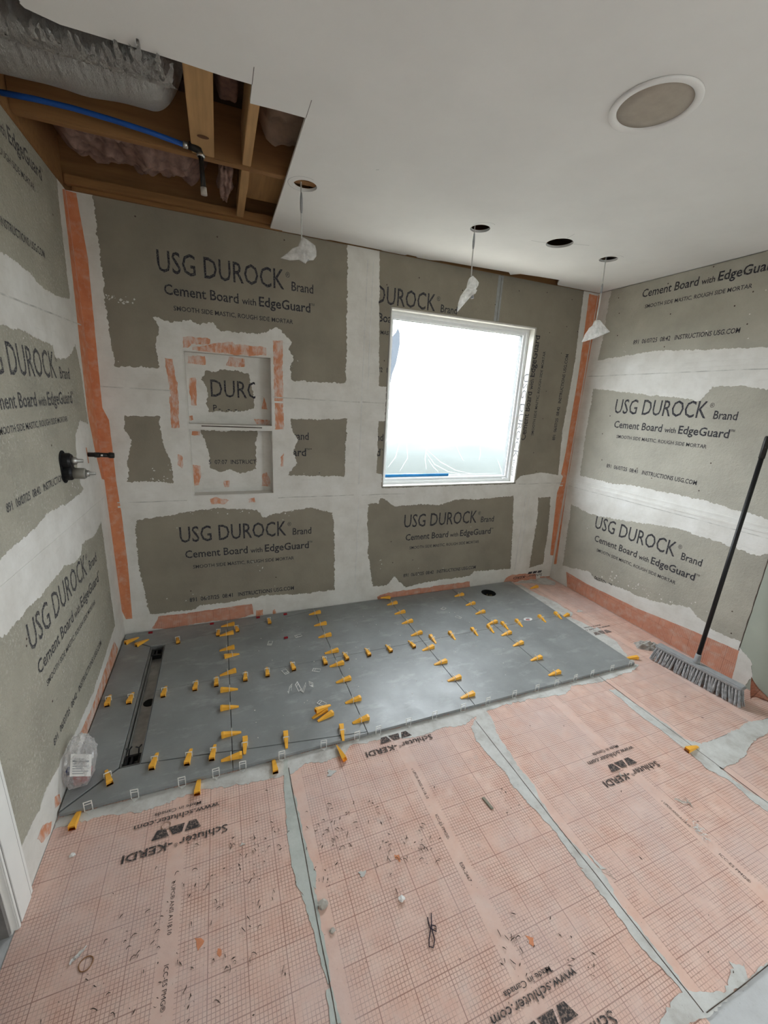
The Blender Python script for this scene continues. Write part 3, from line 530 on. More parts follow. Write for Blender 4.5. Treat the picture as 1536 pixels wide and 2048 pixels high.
# orange membrane tape in the corners and patches round the niche
def strip(wall, ring, mp, seed, m='tape', amp=.003, w0=TH, t=.0006): return sheet('membrane_strip', M[m], wall, [jag(ring, amp, .012, seed, .3)], t, mp, w0)
strip(wall_back, [(max(u, .0016), v) for u, v in D['oBL']], BACK, 50, amp=.0008); strip(wall_back, [(min(u, W-.003), v) for u, v in D['oBR']], BACK, 51, amp=.0015)
strip(wall_left, [(min(u, -.0016), v) for u, v in D['oLc']], LEFT, 52, amp=.0008); strip(wall_right, [(min(u, -.003), v) for u, v in D['oRc']], RIGHT, 53, amp=.001)
for i, r in enumerate(D['oB']):
    if i != 3: strip(wall_back, [(u, max(v, .004)) for u, v in r], BACK, 60+i, 'worn' if i in (1, 2, 3, 4) else 'flashb', .006)
for i, r in enumerate(D['oN']): strip(wall_back, r, BACK, 80+i, 'worn', .007)
flash = strip(wall_right, [(u, max(v, .003)) for u, v in D['oR']], RIGHT, 90, 'flash', .0015, TH, .0012)
strip(wall_left, [(u, max(v, .004)) for u, v in D['oL']], LEFT, 91, 'worn', .003)
for i, r in enumerate(D['oL2']): strip(wall_left, [(u, max(v, .004)) for u, v in r], LEFT, 92+i, 'worn', .006)

# niche set into the window wall
nb = .085
nl = link('niche_liner', boxes(NX0, NX1, nb, nb+.012, NZ0, NZ1, NX0-.0005, NX0+.004, -.0012, nb, NZ0, NZ1, NX1-.004, NX1+.0005, -.0012, nb, NZ0, NZ1, NX0, NX1, -.0012, nb, NZ0-.0005, NZ0+.004, NX0, NX1, -.0012, nb, NZ1-.004, NZ1+.0005), M['skim'], wall_back)
link('niche_shelf', boxes(NX0, NX1, .002, nb, 1.314, 1.346), M['skim'], wall_back)
prism('shelf_edge', M['fleck'], wall_back, [(.53, 1.333), (.88, 1.330), (.88, 1.336), (.70, 1.338), (.53, 1.339)], -.002, -.0005, BACK)
for i, k in enumerate(('NB1', 'NB2')): sheet('bare_board_patch', M['board'], wall_back, [jag(D[k], .008, .007, 100+i)], .0006, NICHE)
for i, r in enumerate(D['oNB']): strip(wall_back, r, NICHE, 110+i, 'worn', .006, .0006)
lettering('printed_lettering', M['ink'], wall_back, [('DURO', .592, 1.508, .29, .10, 0), ('P', .60, 1.424, .022, .035, .01), ('-. .-. -..', .63, 1.424, .13, .03, .01), ('5  07:07  INSTRUCT', .555, 1.092, .29, .026, .01)], NICHE, .0011, [(0, -1, .852)])

# printing on the boards
def block(u, v, d=1, parts='1234', date='891  06/07/25  08:42   INSTRUCTIONS USG.COM', k=1.0):
    """The maker's print; u, v: start of the big word, d: +1 or -1 as u grows or falls along the reading direction (handled by the map)."""
    L = []
    if '1' in parts: L += [('USG DUROCK', u, v, .660, .103, .004), ('\u00ae', u+.668, v+.066, .026, .028, .0), ('Brand', u+.703, v, .130, .048, .012)]
    if '2' in parts: L += [('Cement Board', u+.022, v-.107, .380, .050, .014), ('with', u+.420, v-.107, .078, .034, .012), ('EdgeGuard', u+.514, v-.107, .302, .050, .018), ('\u2122', u+.818, v-.078, .022, .022, 0)]
    if '3' in parts: L += [('SMOOTH SIDE MASTIC, ROUGH SIDE MORTAR', u+.062, v-.183, .648, .023, .010)]
    if '4' in parts: L += [(date, u+.026, v-.418, .682, .028, .016)]
    return L
PL = 'printed_lettering'
lettering(PL, M['ink'], wall_back, block(.368, 2.141, parts='123'), BACK)
lettering(PL, M['ink'], wall_back, block(1.376, 2.141, parts='1'), BACK, clip=[(0, 1, 1.54)])
lettering(PL, M['ink'], wall_back, block(1.376, 2.141, parts='234'), BACK, clip=[(0, 1, 1.54), (0, -1, WX0-.002)])
lettering(PL, M['ink'], wall_back, block(.342, 1.262, parts='12'), BACK, clip=[(0, 1, NX1+.01)])
lettering(PL, M['ink'], wall_back, block(.872, 1.262, parts='123'), BACK, clip=[(0, 1, 1.58), (0, -1, WX0-.002)])
lettering(PL, M['ink'], wall_back, block(.362, .606, date='891  06/07/25  08:41   INSTRUCTIONS USG.COM'), BACK)
lettering(PL, M['ink'], wall_back, block(1.912, .600), BACK)
lettering(PL, M['ink'], wall_back, block(1.261, 0, parts='234'), lambda u, v, w: (2.848 - v, -w, u), clip=[(1, -1, -(WX1-2.848)-.002)])
lettering(PL, M['ink_rough'], wall_left, block(-1.178, .660), LEFT)
lettering(PL, M['ink_rough'], wall_left, block(-1.176, 1.562), LEFT)
lettering(PL, M['ink_rough'], wall_left, block(-1.145, 2.450, parts='234'), LEFT)
RT = lambda u, v, w: RIGHT(-u, v, w)
lettering(PL, M['ink'], wall_right, block(.350, 1.535, date='891  06/07/25  08:41   INSTRUCTIONS USG.COM'), RT)
lettering(PL, M['ink'], wall_right, block(.378, .613), RT)
lettering(PL, M['ink'], wall_right, block(.368, 2.444, parts='234'), RT)
# screw heads, too small to pick apart
def screws(wall, mp, pts):
    bm = bmesh.new()
    for u, v in pts:
        vs = [bm.verts.new(mp(u+.0045*math.cos(a), v+.0045*math.sin(a), .0009)) for a in (k*math.pi/3 for k in range(6))]; bm.faces.new(vs)
    tag(link('screw_head', to_mesh(bm, fix=False), M['fleck'], wall), kind='stuff')
sr = random.Random(4)
screws(wall_back, BACK, [(x+sr.uniform(-.02, .02), z+sr.uniform(-.03, .03)) for x, z in ((.41, .29), (.95, .32), (1.83, .50), (1.82, .30), (2.0, .34), (1.9, 2.34), (2.25, 2.32), (2.72, 2.33), (2.95, 2.36), (3.2, 2.38), (3.05, 2.1), (3.18, 1.95), (3.08, 1.7), (3.1, 1.45), (3.06, 1.2), (3.0, 1.02), (3.1, 1.0), (3.2, 2.18), (1.66, 2.25), (2.5, 2.22), (3.32, 2.15), (1.68, 1.8), (.3, 2.39), (.66, 2.38), (1.05, 2.39), (1.2, 1.2), (1.25, 1.05), (3.2, .45), (1.67, 1.2))])
screws(wall_right, RIGHT, [(y+sr.uniform(-.02, .02), z+sr.uniform(-.02, .02)) for y, z in ((-.2, 2.38), (-.22, 2.25), (-.24, 2.1), (-.25, 1.95), (-.55, 2.4), (-.85, 2.42), (-.62, 2.2), (-1.0, 2.18), (-.62, 1.98), (-1.12, 2.05), (-1.1, 2.22), (-.3, 1.52), (-.3, 1.36), (-.32, 1.15), (-.64, 1.14), (-1.1, 1.28), (-1.08, 1.1), (-1.42, 1.3), (-1.46, .30), (-1.48, .18), (-1.45, .42), (-.75, 1.12))])
screws(wall_left, LEFT, [(y, z) for y, z in ((-.25, 2.25), (-.4, 1.5), (-.7, 1.3), (-1.2, .7), (-1.19, .72), (-.9, .9), (-1.1, .4), (-.3, 1.7))])

# window in the boards
win = tag(empty('window_1', ((WX0+WX1)/2, .1, WZ0)), 'white vinyl window glowing with daylight in the cement board wall', 'window', kind='structure')
def wpart(name, me, m):
    o = link(name, me, m, win); o.matrix_parent_inverse = Matrix.Translation(win.location).inverted(); return o
def frame(x0, x1, z0, z1, wd_, y0, y1): return boxes(x0, x1, y0, y1, z1-wd_, z1, x0, x1, y0, y1, z0, z0+wd_, x0, x0+wd_, y0, y1, z0+wd_, z1-wd_, x1-wd_, x1, y0, y1, z0+wd_, z1-wd_)
RD = .066
wpart('window_return', boxes(WX1-.012, WX1, 0, RD, WZ0, WZ1, WX0, WX0+.006, 0, RD, WZ0, WZ1, WX0, WX1, 0, RD, WZ1-.010, WZ1, WX0, WX1, 0, RD, WZ0, WZ0+.008), plain('pale_window_return', (.62, .61, .57), .85, var=.12, scale=12))
wpart('window_frame', frame(WX0+.006, WX1-.012, WZ0+.008, WZ1-.010, .022, RD-.006, RD+.03), M['vinyl'])
wpart('window_sash', frame(WX0+.026, WX1-.033, WZ0+.028, WZ1-.030, .022, RD+.006, RD+.045), M['vinyl'])
wpart('gasket', frame(WX0+.046, WX1-.053, WZ0+.048, WZ1-.050, .004, RD+.016, RD+.05), M['gasket'])
wpart('glass_pane', boxes(WX0+.048, WX1-.055, RD+.034, RD+.037, WZ0+.05, WZ1-.052), M['glass'])
wpart('window_lock', boxes(WX1-.085, WX1-.06, RD-.012, RD+.006, WZ0+.028, WZ0+.036), M['vinyl'])
lettering('printed_lettering', M['ink_return'], wall_back, [('USG DUROCK', .335, .008, .66, .050, 0), ('Brand', 1.015, .010, .13, .03, 0)], lambda u, v, w: (WX1-.012-w, RD-.008-v, 2.13-u))
box('board_edge', M['groove'], wall_back, WX0-.007, WX0-.001, -.0012, .0, 1.0, 2.14)
# masking film taped over the outside of the glass
film = tag(empty('masking_film', ((WX0+WX1)/2, RD+.07, WZ0)), 'clear plastic masking film taped over the outside of the window', 'film')
def fpart(name, me, m):
    o = link(name, me, m, film); o.matrix_parent_inverse = Matrix.Translation(film.location).inverted(); return o
bm = bmesh.new(); nx, nz_ = 60, 60; gr = []
for j in range(nz_+1):
    row = []
    for i in range(nx+1):
        x = WX0+.03+(WX1-WX0-.06)*i/nx; z = WZ0+.04+(WZ1-WZ0-.08)*j/nz_; f = max(0, 1-(z-WZ0)/.5)
        row.append(bm.verts.new((x, RD+.062+.012*f*noise.noise(Vector((x*9+z*6, z*5, 1)))+.005*f*noise.noise(Vector((x*30-z*18, z*12, 2))), z)))
    gr.append(row)
for j in range(nz_):
    for i in range(nx): bm.faces.new((gr[j][i], gr[j][i+1], gr[j+1][i+1], gr[j+1][i]))
fpart('film_sheet', to_mesh(bm, True), M['film'])
def crease(pts, wd_=.006):
    bm = bmesh.new(); tube(bm, [(p[0], RD+.052, p[1]) for p in pts], [wd_*.15]+[wd_*.5]*(len(pts)-2)+[wd_*.15], 5); fpart('film_fold', to_mesh(bm, True), M['fold'])
for c in ([(1.80, 1.05), (1.86, 1.13), (1.88, 1.22), (1.89, 1.32)], [(1.90, 1.02), (1.96, 1.12), (1.95, 1.2), (1.93, 1.28)], [(2.13, 1.03), (2.11, 1.12), (2.12, 1.25), (2.11, 1.33)], [(2.12, 1.16), (2.20, 1.07), (2.33, 1.01), (2.48, .985)], [(2.13, 1.18), (2.25, 1.09), (2.4, 1.02), (2.55, .99)], [(2.14, 1.11), (2.19, 1.05), (2.24, 1.01)], [(2.38, 1.22), (2.43, 1.14), (2.46, 1.10)], [(2.60, 1.25), (2.62, 1.15), (2.61, 1.10)], [(2.80, 1.10), (2.84, 1.03), (2.86, .99)], [(1.78, 1.0), (2.0, 1.0), (2.3, .985), (2.8, .99)]): crease(c)
bm = bmesh.new(); tr_ = [bm.verts.new((x, RD+.050, z)) for x, z in ((1.775, 1.60), (1.795, 1.72), (1.822, 1.80), (1.842, 1.93), (1.835, 2.00), (1.818, 2.03), (1.805, 2.0), (1.780, 1.97), (1.770, 1.85))]; bm.faces.new(tr_); fpart('film_scrap', to_mesh(bm), m_clear('grey_film_scrap', (.07, .078, .09), 1.3, .5, .8))
fpart('blue_tape_strip', boxes(WX0+.05, 2.33, RD+.045, RD+.047, WZ0+.052, WZ0+.072), M['bluetape'])
# unseen window added in the right wall to give fill light
w2 = tag(empty('added_fill_window', (W+.08, (VY0+VY1)/2, VZ0)), 'unseen white window added in the green drywall for fill light', 'window', kind='structure')
def fr2(y0, y1, z0, z1, q, x0, x1): return boxes(x0, x1, y0, y1, z1-q, z1, x0, x1, y0, y1, z0, z0+q, x0, x1, y0, y0+q, z0+q, z1-q, x0, x1, y1-q, y1, z0+q, z1-q)
for nm_, me_, m_ in (('window_frame', fr2(VY0, VY1, VZ0, VZ1, .045, W+.05, W+.11), 'vinyl'), ('glass_pane', boxes(W+.078, W+.082, VY0+.045, VY1-.045, VZ0+.045, VZ1-.045), 'glass')):
    o = link(nm_, me_, M[m_], w2); o.matrix_parent_inverse = Matrix.Translation(w2.location).inverted()
# outside: pale paving and a rounded hedge added to dim the low view
out = struct('ground_outside', boxes(-30, 30, .2, 40, -.5, -.35, W+.2, 40, -40, .2, -.5, -.35), M['paving']); tag(out, 'pale paving outside the window', 'ground')
bm = bmesh.new(); hr = []
for i in range(121):
    x = -5+.14*i; row = []
    for k in range(25):
        a = math.pi*k/24; r = 1+.05*noise.noise(Vector((x*1.3, k*.4, 0)))
        row.append(bm.verts.new((x, 2.9-.75*r*math.cos(a), .16+.80*r*math.sin(a)))) if 0 < k < 24 else row.append(bm.verts.new((x, 2.9-.75*math.cos(a), -.35)))
    hr.append(row)
for a, b in zip(hr, hr[1:]):
    for k in range(24): bm.faces.new((a[k], a[k+1], b[k+1], b[k]))
fen = struct('added_hedge', to_mesh(bm, True), M['dim_hedge']); tag(fen, 'rounded hedge added outside to dim the bottom of the window', 'hedge')
# ceiling with its cut hole and the lamp holes
def open_jag(pts, amp):
    o = []
    for a, b in zip(pts, pts[1:]):
        for j in range(5): o.append((a[0]+(b[0]-a[0])*j/5+rnd.uniform(-amp, amp), a[1]+(b[1]-a[1])*j/5+rnd.uniform(-amp, amp)))
    return o
HOLES = [(1.04, -.588, .052), (1.966, -.58, .052), (2.46, -.63, .072), (2.895, -.58, .052)]
SPX, SPY = 1.90, -1.59
edge = [(.954, -.001)] + [(1.27, -.001), (1.30, -.012), (1.62, -.010), (1.64, -.001), (1.79, -.001), (1.80, -.018), (1.86, -.016), (1.88, -.001), (1.97, -.002), (2.04, -.028), (2.3, -.044), (2.555, -.062), (2.60, -.02), (2.645, -.072), (2.80, -.092), (2.97, -.106), (3.02, -.03), (3.05, -.002)] + [(W-.001, -.001), (W-.001, DEEP), (.0, DEEP), (.0, -1.30)]
tear = [(.03, -1.285), (.09, -1.262), (.14, -1.23), (.18, -1.22), (.225, -1.175), (.24, -1.135)]
cut = [(.30, -1.128), (.45, -1.131), (.58, -1.130), (.70, -1.127), (.7765, -1.130), (.7765, -1.040), (.86, -1.047), (.9535, -1.050)]
ceiling = struct('ceiling', sheet_mesh([edge + open_jag(tear, .006) + cut] + [circle(*h) for h in HOLES] + [circle(SPX, SPY, .108)], .0127, CEIL), M['ceiling'])
tag(ceiling, 'white drywall ceiling with a cut hole and round lamp holes', 'ceiling')
box('cut_mark', M['groove'], ceiling, .7755, .7775, -1.205, -1.132, H-.0004, H+.0002); box('cut_mark', M['groove'], ceiling, .953, .955, -1.145, -1.052, H-.0004, H+.0002)
for a_, b_ in (((2.39, -.60), (2.30, -.585)), ((2.53, -.66), (2.62, -.69)), ((2.44, -.705), (2.43, -.77)), ((1.275, -.86), (1.285, -.868))):
    d_ = (Vector(b_)-Vector(a_)).to_2d(); n_ = Vector((-d_.y, d_.x)).normalized()*.0007
    prism('pencil_mark', M['sleeve'], ceiling, [tuple(Vector(a_).to_2d()+n_), tuple(Vector(b_).to_2d()+n_), tuple(Vector(b_).to_2d()-n_), tuple(Vector(a_).to_2d()-n_)], H-.0003, H+.0001)
def ringmark(cx, cy, r):
    bm = bmesh.new(); n = 36
    for k in range(4, 30):
        a, b = 2*math.pi*k/n, 2*math.pi*(k+1)/n
        bm.faces.new([bm.verts.new((cx+q*math.cos(t), cy+q*math.sin(t), H-.0003)) for q, t in ((r, a), (r, b), (r+.0016, b), (r+.0016, a))])
    link('pencil_mark', to_mesh(bm), M['sleeve'], ceiling)
ringmark(1.972, -.605, .062); ringmark(2.905, -.60, .060); ringmark(1.03, -.60, .066)

# door casing on the left wall
trim = struct('trim_1', boxes(.0, .012, -1.593, -1.490, 0.004, 2.12, .012, .0145, -1.574, -1.508, .004, 2.12), M['trim']); tag(trim, 'white grooved door casing on the cement board wall', 'trim')
for y in (-1.5050, -1.5775): box('casing_groove', M['groove'], trim, .0118, .0124, y-.0026, y+.0026, .005, 2.11)
box('casing_bead', M['trim'], trim, 0, .0155, -1.592, -1.584, .005, 2.12)
door = struct('door_1', boxes(-.13, -.001, -1.612, -1.601, .012, DRZ, -.13, -.001, DRY0, DRY0+.011, .012, DRZ, -.13, -.001, DRY0, DRY1, DRZ-.012, DRZ), plain('grey_jamb_paint', (.20, .19, .18), .7)); tag(door, 'grey jamb lining of the open doorway in the left wall', 'door')

# ------------------------------------------------------------------ floor covering
sheets = [rect(.004, .832, DEEP, -1.20), rect(.834, 1.760, DEEP, -1.20), rect(1.764, 2.684, -2.413, -1.20), rect(2.688, W-.004, -1.806, -1.20), rect(2.688, W-.004, -2.413, -1.812), [(2.96, -1.199), (W-.004, -1.199), (W-.004, -.004), (2.96, -.004)]]
for r in sheets: sheet('membrane_sheet', M['membrane'], floor, [jag(r, .0008, .05, 7, .2)], .0016, FLOOR)
SMN = [0]
def smear(ring, seed, m='mortar', amp=.008, w0=.0016, t=.0012):
    SMN[0] += 1; w0 = w0 + .00012*SMN[0]; return sheet('mortar_smear', M[m], floor, [jag(ring, amp, .009, seed)], t, FLOOR, w0)
smear([(.006, -1.243), (.006, D['mF'][0][1])] + D['mF'] + [(3.02, -1.243)], 200)
smear([(2.985, -.07)] + D['mR'] + [(3.004, -1.243)], 201)
smear(D['mS1'], 202, 'filler', .004); smear(D['mS1b'], 203, 'filler', .004)
smear(D['mS2'], 204, 'mortar', .007); smear([(min(u, W-.01), v) for u, v in D['mS3']], 205, 'mortar', .007)
smear([(3.02, -.02), (3.2, -.012), (3.42, -.012), (3.44, -.12), (3.38, -.16), (3.30, -.13), (3.2, -.07), (3.1, -.045)], 206)
for i, (x, y, r) in enumerate(((1.004, -1.789, .013), (1.00, -1.38, .018), (.63, -1.56, .009), (3.22, -.6, .025), (3.13, -.85, .03))):
    smear([(x+r*(1+.45*math.sin(k*2.1+i))*math.cos(k*.6283), y+.7*r*(1+.45*math.cos(k*1.7+i))*math.sin(k*.6283)) for k in range(10)], 210+i, 'mortar', .004)
# dark line where a sheet edge shows
for pts in ([(.832, -1.30), (.834, -2.35)], [(1.762, -1.33), (1.763, -2.41)], [(2.686, -1.26), (2.686, -2.3)], [(1.77, -2.414), (2.9, -2.412)]):
    horiz = abs(pts[0][1]-pts[1][1]) < .05; n_ = 60; up, dn = [], []
    for i in range(n_+1):
        t = i/n_; x = pts[0][0]+(pts[1][0]-pts[0][0])*t; y = pts[0][1]+(pts[1][1]-pts[0][1])*t; o_ = .0022*noise.noise(Vector((x*9, y*9, 2))); w_ = .0009+.0008*abs(noise.noise(Vector((x*25, y*25, 5))))
        up.append((x, y+o_+w_) if horiz else (x+o_-w_, y)); dn.append((x, y+o_-w_) if horiz else (x+o_+w_, y))
    sheet('sheet_edge', M['fleck'], floor, [up + dn[::-1]], .0004, FLOOR, .0040)
# print on the membrane: it reads from the window side, letters pointing to the room
def fl180(x, y): return lambda u, v, w: (x-u, y-v, w)
LG = [[(.090, .023), (.107, .023), (.145, .023), (.130, -.010), (.104, -.010)]]
def logo(x, y, lines='1234', ink='ink_floor', z=.0041, clip=()):
    mp = fl180(x, y); L = []
    if '1' in lines: L += [('Schluter', 0, 0, .160, .027, .010), ('\u00ae', .163, .012, .013, .013, 0), ('-KERDI', .181, 0, .153, .027, .018)]
    if '3' in lines: L += [('www.schluter.com', .028, -.100, .287, .021, .010)]
    if '4' in lines: L += [('Made in Canada', .093, -.113-.014, .160, .014, .008)]
    if L: lettering('printed_lettering', M[ink], floor, L, mp, z, clip)
    if '2' in lines:
        for ring in ([(.090, -.022), (.144, -.022), (.132, -.056), (.107, -.056)], [(.146, -.055), (.199, -.055), (.183, -.023), (.153, -.023)], [(.196, -.022), (.251, -.022), (.236, -.055), (.209, -.055)]):
            sheet('printed_emblem', M[ink], floor, [[mp(u, v, 0)[:2] for u, v in ring]], .0002, FLOOR, z-.0002)
logo(.584, -1.467); logo(1.503, -1.331, '12'); logo(2.425, -1.800); logo(1.527, -2.318)
logo(3.30, -.93, '234', 'ink_faint')
def side(x, items, ink='ink_floor'):
    for s, y0, y1 in items: lettering('printed_lettering', M[ink], floor, [(s, -y0, -.006, y0-y1, .0115, .0)], lambda u, v, w: (x+v, -u, w), .0022)
side(.419, [('c UPC\u00ae ANSI A118.10', -1.605, -1.751), ('ICC-ES PMG\u00ae', -1.821, -1.918)])
side(1.339, [('c UPC\u00ae ANSI A118.10', -1.474, -1.62), ('ICC-ES PMG\u00ae', -1.69, -1.784), ('ESR-2467', -1.87, -1.932)])
side(2.262, [('c UPC\u00ae ANSI A118.10', -1.946, -2.06), ('ICC-ES PMG\u00ae', -2.164, -2.262)])
lettering('printed_lettering', M['ink'], wall_back, [('Schluter', 0, 0, .163, .024, .010), ('\u00ae', .166, .011, .013, .012, 0), ('-KERDI', .184, 0, .156, .024, .018)], lambda u, v, w: (3.372-u, -w, .052-v), .0022, clip=[(0, -1, .33)])
for k in range(3): sheet('printed_emblem', M['ink'], wall_back, [[(3.20+k*.055, .062), (3.245+k*.055, .062), (3.255+k*.055, .084), (3.21+k*.055, .084)]], .0002, BACK, .0021)

# tiles: each one a piece of the floor
TB, TT = .008, .021
YB, YH, YF = -.012, -.634, -1.246
tiles = [
    [(.008, YH+.001), (.170, YH+.001), (.170, -.205), (.010, -.072)], [(.251, YH+.001), (.609, YH+.001), (.609, -.142), (.251, -.2)], [(.010, -.064), (.172, -.197), (.249, -.197), (.609, -.139), (.609, YB), (.010, YB)],
    [(.008, YH-.001), (.008, -1.232), (.170, -1.09), (.170, YH-.001)], [(.251, YH-.001), (.251, -1.096), (.609, -1.148), (.609, YH-.001)], [(.012, -1.239), (.172, -1.099), (.249, -1.1), (.609, -1.1525), (.609, YF), (.012, YF)],
    [(.612, YH+.001), (1.209, YH+.001), (1.209, -.045), (.612, -.140)], [(.612, -.137), (1.209, -.042), (1.209, YB), (.612, YB)],
    [(.612, YH-.001), (.612, -1.151), (1.209, -1.236), (1.209, YH-.001)], [(.612, -1.155), (1.209, -1.2395), (1.209, YF), (.612, YF)],
    rect(1.212, 1.806, YH+.001, YB), rect(1.212, 1.806, YF, YH-.001), rect(1.809, 2.397, YH+.001, YB), rect(1.809, 2.397, YF, YH-.001), rect(2.400, 3.003, YF, YH-.001)]
for r in tiles: prism('floor_tile', M['tile'], floor, r, TB, TT, bevel=.0008)
sheet('floor_tile', M['tile'], floor, [rect(2.400, 3.003, YH+.001, YB), circle(PX, PY, PR)], TT-TB, FLOOR, TB)
sheet('mortar_bed', plain('dark_grey_mortar', (.20, .195, .18), .95, var=.3), floor, [rect(.012, 2.998, YF+.012, YB), rect(DX0-.003, DX1+.003, DY0-.003, DY1+.003), circle(PX, PY, PR)], TB-.0004, FLOOR, .0002)
# ------------------------------------------------------------------ framing over the cut hole
def timber(name, label, m, *c, group=None):
    o = box(name, M[m], None, *c, bevel=.002); return tag(o, label, 'lumber', group)
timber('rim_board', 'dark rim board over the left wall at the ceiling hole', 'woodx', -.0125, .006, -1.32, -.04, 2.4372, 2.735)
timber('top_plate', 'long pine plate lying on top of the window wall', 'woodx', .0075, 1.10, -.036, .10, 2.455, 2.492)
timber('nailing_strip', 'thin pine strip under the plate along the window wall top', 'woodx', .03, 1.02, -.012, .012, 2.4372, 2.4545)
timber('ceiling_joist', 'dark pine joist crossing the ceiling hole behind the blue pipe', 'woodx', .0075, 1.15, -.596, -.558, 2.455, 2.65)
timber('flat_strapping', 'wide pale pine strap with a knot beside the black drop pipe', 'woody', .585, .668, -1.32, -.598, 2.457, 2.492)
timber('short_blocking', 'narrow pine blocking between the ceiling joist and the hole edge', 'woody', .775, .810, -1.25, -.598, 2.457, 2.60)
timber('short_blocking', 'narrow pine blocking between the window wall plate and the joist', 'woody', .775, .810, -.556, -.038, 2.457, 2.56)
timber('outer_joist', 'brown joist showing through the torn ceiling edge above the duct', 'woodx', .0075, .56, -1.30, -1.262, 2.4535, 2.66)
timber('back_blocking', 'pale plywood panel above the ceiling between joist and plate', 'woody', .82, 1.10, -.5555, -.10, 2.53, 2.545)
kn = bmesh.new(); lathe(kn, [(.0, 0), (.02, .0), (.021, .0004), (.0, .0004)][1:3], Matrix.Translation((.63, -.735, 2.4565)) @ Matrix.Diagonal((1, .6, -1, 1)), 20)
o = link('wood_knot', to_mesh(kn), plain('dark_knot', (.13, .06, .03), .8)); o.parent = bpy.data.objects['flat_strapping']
# pink insulation
def lump(name, label, x0, x1, y0, y1, z0, z1, seed, m='pink', nx=40, ny=22, amp=.035, cat='insulation'):
    bm = bmesh.new(); g = []
    for j in range(ny+1):
        row = []
        for i in range(nx+1):
            u, v = i/nx, j/ny; x = x0+(x1-x0)*u; y = y0+(y1-y0)*v
            e = min(1, 6*min(u, 1-u))*min(1, 6*min(v, 1-v))
            z = z1-(z1-z0)*(e**.5) + amp*e*(noise.noise(Vector((x*9, y*11, seed)))+.6*noise.noise(Vector((x*24, y*26, seed+3)))+.3*abs(noise.noise(Vector((x*55, y*60, seed)))))
            row.append(bm.verts.new((x, y, max(z, 2.4555))))
        g.append(row)
    for j in range(ny):
        for i in range(nx): bm.faces.new((g[j][i], g[j+1][i], g[j+1][i+1], g[j][i+1]))
    top = [[bm.verts.new((v.co.x, v.co.y, z1+.03)) for v in r] for r in (g[0], g[-1])]
    for a, b in ((g[0], top[0]), (g[-1], top[1])):
        for i in range(nx): bm.faces.new((a[i], a[i+1], b[i+1], b[i]))
    return tag(link(name, to_mesh(bm, True), M[m]), label, cat)
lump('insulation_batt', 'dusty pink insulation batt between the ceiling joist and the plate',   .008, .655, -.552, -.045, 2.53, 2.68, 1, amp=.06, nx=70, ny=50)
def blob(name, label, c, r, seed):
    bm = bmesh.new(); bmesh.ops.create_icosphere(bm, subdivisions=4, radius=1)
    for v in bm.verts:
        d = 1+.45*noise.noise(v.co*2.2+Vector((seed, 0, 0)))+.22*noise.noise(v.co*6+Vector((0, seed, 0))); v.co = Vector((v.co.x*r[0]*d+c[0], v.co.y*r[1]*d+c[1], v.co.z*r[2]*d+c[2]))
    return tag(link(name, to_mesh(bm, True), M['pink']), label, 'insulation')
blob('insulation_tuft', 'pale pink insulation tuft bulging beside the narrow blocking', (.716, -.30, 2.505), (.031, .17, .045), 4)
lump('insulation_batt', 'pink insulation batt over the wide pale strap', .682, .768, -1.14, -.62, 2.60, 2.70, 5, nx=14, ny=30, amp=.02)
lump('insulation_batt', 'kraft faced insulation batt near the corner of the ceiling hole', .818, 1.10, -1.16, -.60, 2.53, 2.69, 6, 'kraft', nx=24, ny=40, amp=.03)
# foil duct
bm = bmesh.new(); seg = 44; rings = []
nst = 120
for i in range(nst+1):
    t = i/nst; x = .022 + .556*t; endk = 1 if t < .8 else math.cos((t-.8)/.2*1.45)**.55
    ring = []
    for k in range(seg):
        a = 2*math.pi*k/seg
        r = .172*endk*(1+.035*noise.noise(Vector((x*9, math.cos(a)*2, math.sin(a)*2))))
        crk = max(0, -math.cos(a)+.1)          # crumpled on the side towards the room
        r += .016*crk*noise.noise(Vector((x*60, math.sin(a)*9, 5)))*endk + .008*crk*noise.noise(Vector((x*140, math.sin(a)*20, 7)))
        yy = -.865 + math.cos(a)*r; zz = 2.612 + math.sin(a)*r + .012*t
        if yy < -1.0: zz = max(zz, 2.4545)
        ring.append(bm.verts.new((x, yy, zz)))
    rings.append(ring)
for a, b in zip(rings, rings[1:]):
    for k in range(seg): bm.faces.new((a[k], a[(k+1) % seg], b[(k+1) % seg], b[k]))
bm.faces.new(rings[-1]); bm.faces.new(rings[0][::-1])
duct = tag(empty('foil_duct', (.29, -.865, 2.4535)), 'silver foil flexible duct lying across the ceiling hole', 'duct')
def under(o, par): o.parent = par; o.matrix_parent_inverse = par.matrix_basis.inverted(); return o
under(link('duct_body', to_mesh(bm, True), M['foil']), duct)
# torn foil tongues hanging over the cut edge
def tongue(x, seed, L, wd_, spike=False):
    bm = bmesh.new(); n = 16; a = []
    for i in range(n+1):
        t = i/n; w_ = wd_*(1-t)**.6+.0008; yy = -.985 - L*t
        zz = (2.449 - .012*math.sin(t*3) if not spike else 2.446 - .016*min(1, t*1.6)) + .005*noise.noise(Vector((t*6, seed, 0)))
        a.append([bm.verts.new((x+s_*w_+.03*t*(seed % 3-1)+.006*noise.noise(Vector((t*9, s_*3, seed))), yy, zz+.008*noise.noise(Vector((s_*4, t*9, seed))))) for s_ in (-1, -.5, 0, .5, 1)])
    for i in range(n):
        for j in range(4): bm.faces.new((a[i][j], a[i][j+1], a[i+1][j+1], a[i+1][j]))
    under(link('torn_foil', to_mesh(bm, True), M['foil']), duct)
for i in range(24):
    x = .050+.0218*i; tongue(x, i+1, .09+.035*((i*7) % 5)/5, .014)
for i, x in enumerate((.425, .455, .49, .525)): tongue(x, 40+i, .17+.03*(i == 1), .016, True)
